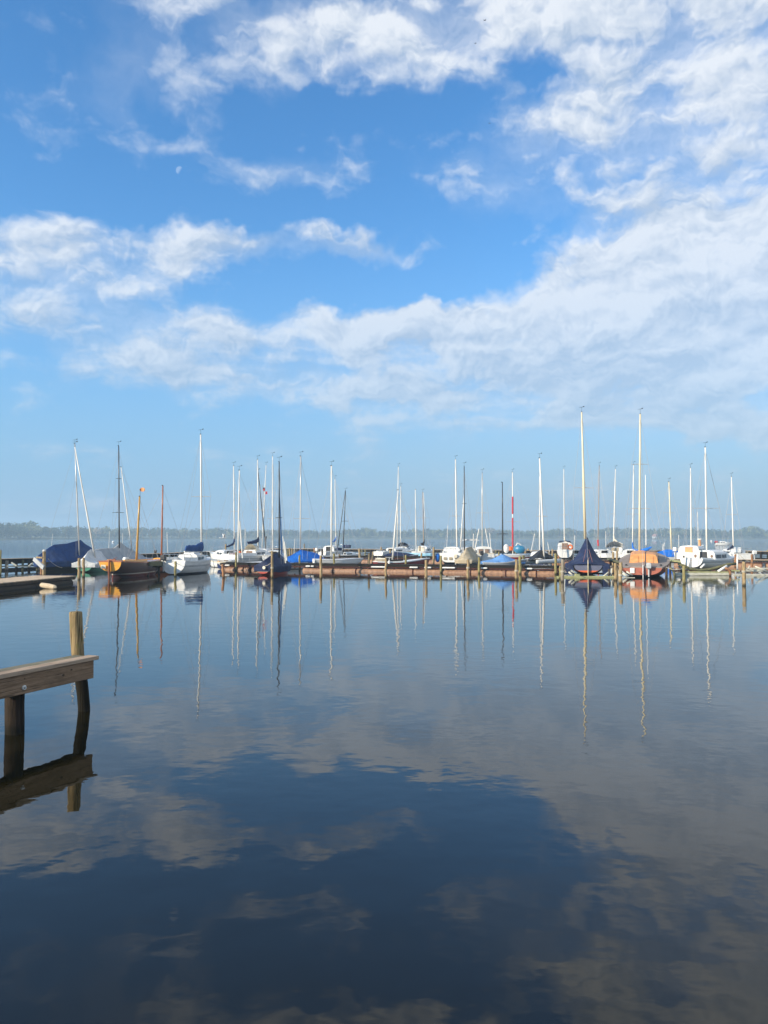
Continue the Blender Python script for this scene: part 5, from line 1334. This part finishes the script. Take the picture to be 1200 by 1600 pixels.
lift('dark lift frame under the brick red boat', G(1006, 48), [
 ('crossbeam', 'galv', .055, 47.2, [(970, 903.5), (992, 903.5)]), ('crossbeam', 'dark_wood', .05, 46.9, [(990, 905.5), (1046, 905)]), ('support_arm', 'galv', .06, 47.4, [(973, 895.5), (982, 902.5)]), ('support_arm', 'galv', .05, 47.4, [(979, 893), (988, 899)]),
 ('upright', 'pile_dark', .075, 47.3, [(1041, 886), (1041.5, 909)]), ('upright', 'olive_wood', .07, 47.0, [(1046, 887), (1050, 889), (1053.5, 896), (1054.5, 909)]), ('side_beam', 'dark_wood', .07, 47.5, [(984, 904, 0), (987, 900, 6)]), ('side_beam', 'dark_wood', .07, 47.5, [(1034, 904, 0), (1030, 900, 6)])])
lift('pale boat lift holding the grey and white cabin sailboat', G(1104, 51), [
 ('crossbeam', 'galv', .085, 49.8, [(1054, 897.2), (1138.5, 897.2)]), ('crossbeam', 'algae_beam', .05, 50.2, [(1070, 893.8), (1138, 894.2)]), ('crossbeam', 'galv', .05, 56.5, [(1056, 889.5), (1136, 889.5)]),
 ('cradle_arm', 'olive_wood', .09, 50.4, [(1060, 881), (1070, 884.5), (1078, 889), (1092, 891), (1108, 890), (1126, 885), (1138, 881.5), (1150, 881)]), ('support_arm', 'galv', .075, 50.6, [(1060.5, 884.5), (1068, 891)]),
 ('support_arm', 'white', .07, 50.6, [(1094.5, 887.5), (1101, 881.5)]), ('support_arm', 'white', .085, 50.2, [(1122, 893), (1136, 884)]), ('upright', 'white', .05, 53, [(1071, 863), (1071, 886)]), ('upright', 'white', .05, 51, [(1152, 868.5), (1152, 891)]),
 ('upright', 'pile_red', .075, 49.2, [(1133, 888), (1137, 888.5), (1140.5, 893), (1142, 909)]), ('side_beam', 'algae_beam', .07, 50, [(1074, 897.5, 0), (1076, 893, 7)]), ('side_beam', 'algae_beam', .07, 50, [(1126, 897.5, 0), (1120, 893, 7)]),
 ('float_pipe', 'rust_pipe', .12, 50.3, [(1110, 900), (1130, 900)])])
lift('empty pale boat lift at the right edge', G(1185, 51.5), [
 ('crossbeam', 'galv', .075, 52, [(1164.5, 891.5), (1191.5, 891.5)]), ('crossbeam', 'galv', .05, 54, [(1165, 888.2), (1215, 888.2)]), ('crossbeam', 'galv', .065, 50.2, [(1146, 898.7), (1225, 898.3)]), ('crossbeam', 'algae_beam', .05, 50.4, [(1143, 891.5), (1156, 892)]),
 ('support_arm', 'galv', .045, 51, [(1168.5, 889.5), (1171.5, 884)]), ('support_arm', 'galv', .05, 51, [(1180, 885), (1203, 895)]), ('support_arm', 'galv', .045, 51, [(1154, 893), (1159, 896.5)]), ('side_beam', 'galv', .06, 50.5, [(1190, 899, 0), (1186, 892.5, 5)]),
 ('side_beam', 'galv', .06, 50.5, [(1150, 899, 0), (1149, 892.5, 5)]), ('mooring_rope', 'rope', .02, 52, [(1155, 867), (1163, 874), (1177, 880)])])

# beige deck box
t_ = thing('deck_box', P(595.5, 881.8, 57.8), 'beige deck box with a paler lid left of the maroon dinghy', 'box', None, 6)
MB().box((0, 0, .19), (.82, .5, .36)).build('body', 'beige', t_)
MB().loft([[(-.43, -.27, .375), (.43, -.27, .375), (.43, .27, .375), (-.43, .27, .375)], [(-.43, -.27, .41), (.43, -.27, .41), (.43, .27, .41), (-.43, .27, .41)], [(-.36, -.2, .47), (.36, -.2, .47), (.36, .2, .47), (-.36, .2, .47)]]).build('lid', 'cream', t_)
for x in (-.25, -.08, .09, .26): MB().box((x, -.262, .16), (.10, .03, .2)).build('panel', 'tan', t_)

# low floating dock at the left
e0, e1 = Vector((-17.95, 31.5, 0)), Vector((-16.66, 41.6, 0))
d = (e1 - e0).normalized(); az_ = math.degrees(math.atan2(d.x, d.y)); ln = 16.0
t_ = frame('floating_dock', e1, az_, 'low weathered wooden dock floating at the left edge', 'dock')
m = MB(); k = -ln; rr = random.Random(3)
while k < 0:
    m.box((-1.15 + rr.uniform(-.03, .03), k + .075, .385 + rr.uniform(-.006, .006)), (2.3, .135, .045)); k += .15
m.build('deck_boards', 'deck_wood', t_)
m = MB(); k = -ln
while k < -.1:
    e = min(0, k + rr.uniform(2.6, 3.4)); m.beam((-.02 + rr.uniform(-.015, .01), k + .01, .30), (-.02, e - .01, .30), .06, .12); k = e
m.build('edge_board', 'pile_dark', t_)
for x in (-.22, -1.15, -2.05):
    k = -ln
    while k < -.3:
        e = min(-.15, k + rr.uniform(2.4, 3.6))
        MB().tube([(x, k + .03, .02), (x, k + .06, .02), (x, e - .06, .03), (x, e - .03, .03)], [.19, .21, .20, .17], 12).build('float_log', 'pile_dark', t_, True); k = e
MB().box((-1.15, .01, .27), (2.2, .05, .16)).build('end_board', 'pile_grey', t_)
t_ = thing('floating_log', G(76, 37.6, .07), 'pale barkless log drifting beside the low weathered dock', 'log', None, 0)
a, b_ = loc(t_, P(64.5, 914.5, 37.4)), loc(t_, P(88, 918, 37.0))
MB().tube([a, a.lerp(b_, .03), a.lerp(b_, .5) + Vector((0, 0, .01)), a.lerp(b_, .9), b_], [.10, .135, .13, .11, .04], 12).build('stem', shade_mat('pale_bare_wood', (.62, .50, .34), (.46, .36, .24), 4, (1, 4, 4), .8, .01), t_)
t_ = thing('leaning_board', G(61, 46, .3), 'broad grey board leaning against the white capped pile', 'board', None, 0)
MB().beam(loc(t_, P(53, 873, 46)), loc(t_, P(68.5, 887.5, 45.5)), .10, .26).build('board', 'grey', t_)
MB().beam(loc(t_, P(57, 871, 46.2)), loc(t_, P(67, 871.5, 46)), .09, .10).build('bracket', 'pile', t_)

# near jetty
def old_wood(name, c1, c2, crack, along, moss=None, low_dark=None, cr=.5, bump=.012):
    """sawn or round timber: long grain, dark checks, blotches, moss; along = axis of the grain"""
    m, t, b = newmat(name)
    tcn = t.nodes.new('ShaderNodeTexCoord'); O = tcn.outputs['Object']
    def nz(scale, st, detail=6, rough=.6, off=0.0, dist=0.0):
        sc = [1, 1, 1]; sc[along] = st
        mp = t.nodes.new('ShaderNodeMapping'); mp.inputs['Scale'].default_value = sc; mp.inputs['Location'].default_value = (off, off * .7, off * 1.3); L(O, mp.inputs[0], t)
        n = t.nodes.new('ShaderNodeTexNoise'); n.inputs['Scale'].default_value = scale; n.inputs['Detail'].default_value = detail; n.inputs['Roughness'].default_value = rough; n.inputs['Distortion'].default_value = dist
        L(mp.outputs[0], n.inputs['Vector'], t); return n.outputs['Fac']
    g1 = nz(46, .045, 8, .65, 0, .6); g2 = nz(14, .10, 6, .6, 3, 1.2); bl = nz(5.5, .5, 7, .65, 9); ck = nz(30, .03, 3, .5, 17, .8)
    col = mixc(smooth(g1, .32, .68, t), c1, c2, t)
    col = mixc(M('MULTIPLY', smooth(g2, .45, .75, t), .55, tree=t), col, tuple(x * .55 for x in c2), t)
    col = mixc(M('MULTIPLY', smooth(bl, .48, .70, t), .5, tree=t), col, tuple(x * .42 for x in c1), t)
    k = M('MULTIPLY', smooth(ck, .60, .66, t), cr, tree=t)
    col = mixc(k, col, crack, t)
    sp = t.nodes.new('ShaderNodeSeparateXYZ'); L(O, sp.inputs[0], t); Zo = sp.outputs[2]
    if moss:
        ms = nz(9, .6, 7, .7, 23)
        col = mixc(M('MULTIPLY', smooth(ms, .52, .66, t), moss[1], tree=t), col, moss[0], t)
    if low_dark:
        w = smooth(M('ADD', Zo, M('MULTIPLY', M('SUBTRACT', bl, .5, tree=t), .3, tree=t), tree=t), low_dark[0], low_dark[1], t)
        col = mixc(w, low_dark[2], col, t)
    L(col, b.inputs['Base Color'], t); b.inputs['Roughness'].default_value = .9; b.inputs['Specular IOR Level'].default_value = .1
    h = M('SUBTRACT', M('MULTIPLY_ADD', g1, .6, M('MULTIPLY', g2, .5, tree=t), tree=t), M('MULTIPLY', k, .9, tree=t), tree=t)
    bp = t.nodes.new('ShaderNodeBump'); bp.inputs['Distance'].default_value = bump; L(h, bp.inputs['Height'], t); L(bp.outputs[0], b.inputs['Normal'], t)
    return m
MAT['jetty_beam'] = old_wood('brown_planed_beam', (.34, .225, .145), (.20, .13, .08), (.04, .027, .018), 1, cr=.6)
MAT['jetty_plank'] = old_wood('worn_pinkish_plank', (.52, .39, .28), (.35, .25, .175), (.09, .06, .045), 1, cr=.5)
MAT['jetty_plank_old'] = old_wood('greyed_mossy_plank', (.26, .23, .17), (.16, .145, .10), (.05, .045, .03), 1, moss=((.12, .13, .05), .6))
MAT['post_bark'] = old_wood('mossy_split_post', (.40, .29, .15), (.21, .15, .075), (.03, .022, .012), 2, moss=((.20, .19, .06), .6), low_dark=(.62, .84, (.016, .013, .008)), cr=.85, bump=.03)  # post turns near-black from deck height down
MAT['post_dark'] = old_wood('dark_soaked_post', (.050, .036, .026), (.030, .022, .016), (.012, .01, .008), 2, low_dark=(.02, .20, (.014, .012, .008)), cr=.6, bump=.02)
e0, e1 = Vector((-4.645, 9.29, 0)), Vector((-3.998, 10.83, 0)); d = (e1 - e0).normalized()
t_ = frame('jetty', e1, math.degrees(math.atan2(d.x, d.y)), 'near end of a narrow brown plank jetty on two posts in the left foreground', 'jetty')
ZT = .835
def board(y0, y1, x0, x1, z0, z1, seed, n=24):
    """a sawn board with slightly wandering, worn edges"""
    rr = []; 
    for k in range(n + 1):
        y = y0 + (y1 - y0) * k / n
        w1 = mnoise.noise(Vector((y * 2.3, seed, 0))) * .006; w2 = mnoise.noise(Vector((y * 2.7, seed, 5))) * .005; e = .006 + .004 * abs(mnoise.noise(Vector((y * 9, seed, 2))))
        a, b2, c0, c1 = x0 + w1, x1 + w2, z0 + w2 * .6, z1 + w1 * .6
        rr.append([(a + e, y, c0), (b2 - e, y, c0), (b2, y, c0 + e), (b2, y, c1 - e), (b2 - e, y, c1), (a + e, y, c1), (a, y, c1 - e), (a, y, c0 + e)])
    return MB().loft(rr)
board(-5, 0.0, -.197, .0, ZT - .052, ZT, 1).build('plank', 'jetty_plank', t_)
board(-5, -.05, -.395, -.206, ZT - .055, ZT - .004, 7).build('plank', 'jetty_plank_old', t_)
bm_ = board(-5, -.075, -.075, -.022, ZT - .30, ZT - .054, 3).build('beam', 'jetty_beam', t_)
board(-5, -.10, -.37, -.315, ZT - .30, ZT - .058, 9).build('beam', 'jetty_beam', t_)
board(-.16, -.10, -.31, -.08, ZT - .28, ZT - .06, 4, 3).build('end_beam', 'jetty_beam', t_)
# bolt with a pale washer on the beam face
p = loc(t_, P(40, 1074.5, 9.66)); AXX = Matrix.Rotation(R(90), 3, 'Y')
bz = p.z; by = p.y
w_ = MB().disc((-.012, by, bz), .030, AXX, .02, 20).build('washer', 'white_top', bm_)
MB().disc((.003, by, bz), .015, AXX, .016, 6).build('bolt', 'steel', w_)
for (yy, zz, rr_) in ((-.62, -.17, .022), (-.48, -.12, .016), (-1.72, -.2, .02), (-2.1, -.13, .022), (-1.25, -.11, .012)):
    MB().disc((-.0225, yy, ZT + zz), rr_, AXX, .006, 14, .7).build('knot', 'pile_dark', bm_)
# posts
def rough_post(o, pts, rad, mat, seed, name='post', n=22, rows=26):
    pts = [Vector(p) for p in pts]; rings = []
    for k in range(rows + 1):
        f = k / rows * (len(pts) - 1); i = min(int(f), len(pts) - 2); u = f - i
        c = pts[i].lerp(pts[i + 1], u); r = rad[i] + (rad[i + 1] - rad[i]) * u
        ring = []
        for j in range(n):
            a = 2 * math.pi * j / n
            q = r * (1 + .09 * mnoise.noise(Vector((math.cos(a) * 2.6, math.sin(a) * 2.6, c.z * 1.2 + seed))) + .04 * mnoise.noise(Vector((math.cos(a) * 8, math.sin(a) * 8, c.z * 4 + seed))))
            ring.append(c + Vector((math.cos(a) * q, math.sin(a) * q, 0)))
        rings.append(ring)
    top = rings[-1]; c = pts[-1]
    rings.append([c + (p - c) * .9 + Vector((0, 0, .012)) for p in top]); rings.append([c + (p - c) * .3 + Vector((0, 0, .016)) for p in top])
    return MB().loft(rings).build(name, mat, o, True)
Dp = 11.15
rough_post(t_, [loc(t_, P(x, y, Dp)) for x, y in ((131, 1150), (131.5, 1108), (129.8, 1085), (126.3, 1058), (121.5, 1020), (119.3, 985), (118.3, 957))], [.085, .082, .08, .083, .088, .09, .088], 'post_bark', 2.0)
rough_post(t_, [loc(t_, P(x, y, 9.88)) for x, y in ((23.5, 1200), (23.5, 1142), (23, 1110), (23, 1068))], [.115, .115, .112, .115], 'post_dark', 5.0)

# gulls and a few far specks of birds
def bird(px, py, D, span, label, mat, wing, rel=60, up=.35):
    t_ = thing('bird', P(px, py, D), label, 'bird', None, rel)
    m = MB().tube([(0, -.55 * span, .02), (0, -.34 * span, .0), (0, -.1 * span, 0), (0, .12 * span, .02), (0, .24 * span, .05), (0, .31 * span, .06), (0, .36 * span, .04), (0, .40 * span, .03)], [span * k for k in (.055, .02, .075, .08, .045, .05, .03, .008)], 10, flat=1.0)
    m.build('body', mat, t_, True)
    for sd in (-1, 1):
        rr = []
        for k, (x, z, c, sw) in enumerate(((.04, .02, .15, 0), (.22, up * .30, .15, .03), (.36, up * .38, .11, -.01), (.5, up * .34, .03, -.08))):
            rr.append([(sd * x * span, (sw + c * a) * span, z * span + b2 * span) for a, b2 in ((.6, 0), (.1, .014), (-.6, .004), (.1, -.006))])
        MB().loft(rr).build('wing', wing, t_, True)
    return t_
bird(349.5, 840.5, 95, 1.0, 'white gull flying low over the water right of the white yacht', 'white', 'white', 70, 1.3)
bird(757.5, 32, 70, .35, 'tiny dark bird high in the sky, topmost of three', 'black', 'black', 40)
bird(743, 68, 80, .3, 'tiny dark bird just below the topmost one', 'black', 'black', 70)
bird(765, 193, 80, .3, 'tiny dark bird below the two highest ones', 'black', 'black', 20)

# withies and marker poles standing in the lake beyond the breakwater
for (x0, y0, y1, lx, D, lab) in (
 (171.5, 830, 853, -2, 130, 'thin white marker pole in the lake left of the black mast'), (191.5, 833, 855, 0, 120, 'thin white marker pole just right of the black mast'),
 (82.5, 834, 852, -3, 140, 'faint white marker pole leaning above the royal blue cover'), (261, 832, 862, 2, 95, 'white marker pole right of the reddish brown mast'),
 (383, 826, 858, 0, 100, 'thin pole right of the twin white masts'), (460.5, 842, 860, -1, 105, 'faint pole in the lake left of the slim grey mast'),
 (700, 820, 855, -3, 110, 'faint pole in the lake left of the chunky white stern mast'), (898, 836, 858, -2, 105, 'faint pole left of the navy tent peak'),
 (946.5, 830, 860, 0, 100, 'pale pole right of the grey brown mast'), (1060.5, 836, 860, 0, 100, 'thin white pole right of the short cream mast'), (1090, 800, 858, 1, 98, 'faint rigging pole left of the white mast with wide spreaders')):
    p1 = P(x0, y0, D); p0 = G(x0 + lx, D, -.3)
    t_ = thing('marker_pole', G(x0 + lx, D), lab, 'pole', 'marker poles in the lake')
    MB().tube([loc(t_, p0), loc(t_, p1)], .035, 6).build('stick', 'white_spar', t_)
# small mooring buoys
for (x0, y0, D, mat, lab) in ((177, 847, 350, 'white', 'white mooring buoy on the lake left of the black mast'), (1111.5, 842, 420, 'white', 'white buoy left of the anchored boat')):
    t_ = thing('mooring_buoy', G(x0, D), lab, 'buoy', None)
    MB().tube([(0, 0, -.3), (0, 0, -.1), (0, 0, .25), (0, 0, .6), (0, 0, .72)], [.2, .5, .62, .35, .08], 12).build('float', mat, t_, True)
    MB().torus((0, 0, .8), .12, .03, RX90).build('ring', 'steel', t_)

# mooring lines
def line(lab, p, q, sag=.25, r=.016):
    p, q = Vector(p), Vector(q); c = (p + q) / 2
    t_ = thing('mooring_line', Vector((c.x, c.y, min(p.z, q.z))), lab, 'rope', 'mooring lines')
    a, b_ = loc(t_, p), loc(t_, q)
    MB().tube([a.lerp(b_, k / 8) - Vector((0, 0, sag * 4 * (k / 8) * (1 - k / 8))) for k in range(9)], r, 5).build('rope', 'rope', t_)
line('slack rope from the white capped pile to the royal blue covered boat', P(75, 873, 48), P(97, 887, 57), .12)
line('rope from the tan pile at the dock tip to the green sterned boat', P(125, 886, 45.3), P(136, 884, 54), .15)
line('rope between the grey pile and the orange transom', P(200, 880, 48.4), P(190, 877, 46.4), .08)
line('rope from the pile at the white transom up to the stern of the white yacht', P(274.6, 881, 48.7), P(268, 876, 51.2), .08)
line('rope from the crooked orange pile to the bow of the white yacht', P(349.5, 884, 47.3), P(338, 874, 55.5), .15)
line('rope from the tall pile to the navy wrapped boat', P(425, 878, 46.9), P(414, 884, 50.3), .06)
line('rope from the heavy weathered pile to the pointed navy tent boat', P(879, 880, 42.9), P(888, 889, 48.9), .06)
line('rope from the split topped pile to the brick red boat', P(968, 884, 41.5), P(985, 886, 47.2), .08)
line('rope from the mustard pile to the brick red boat', P(1067.5, 888, 40.9), P(1041, 886, 47.2), .12)
line('rope from the thickest right pile to the empty lift', P(1161, 884, 39.5), P(1190, 891, 52), .2)
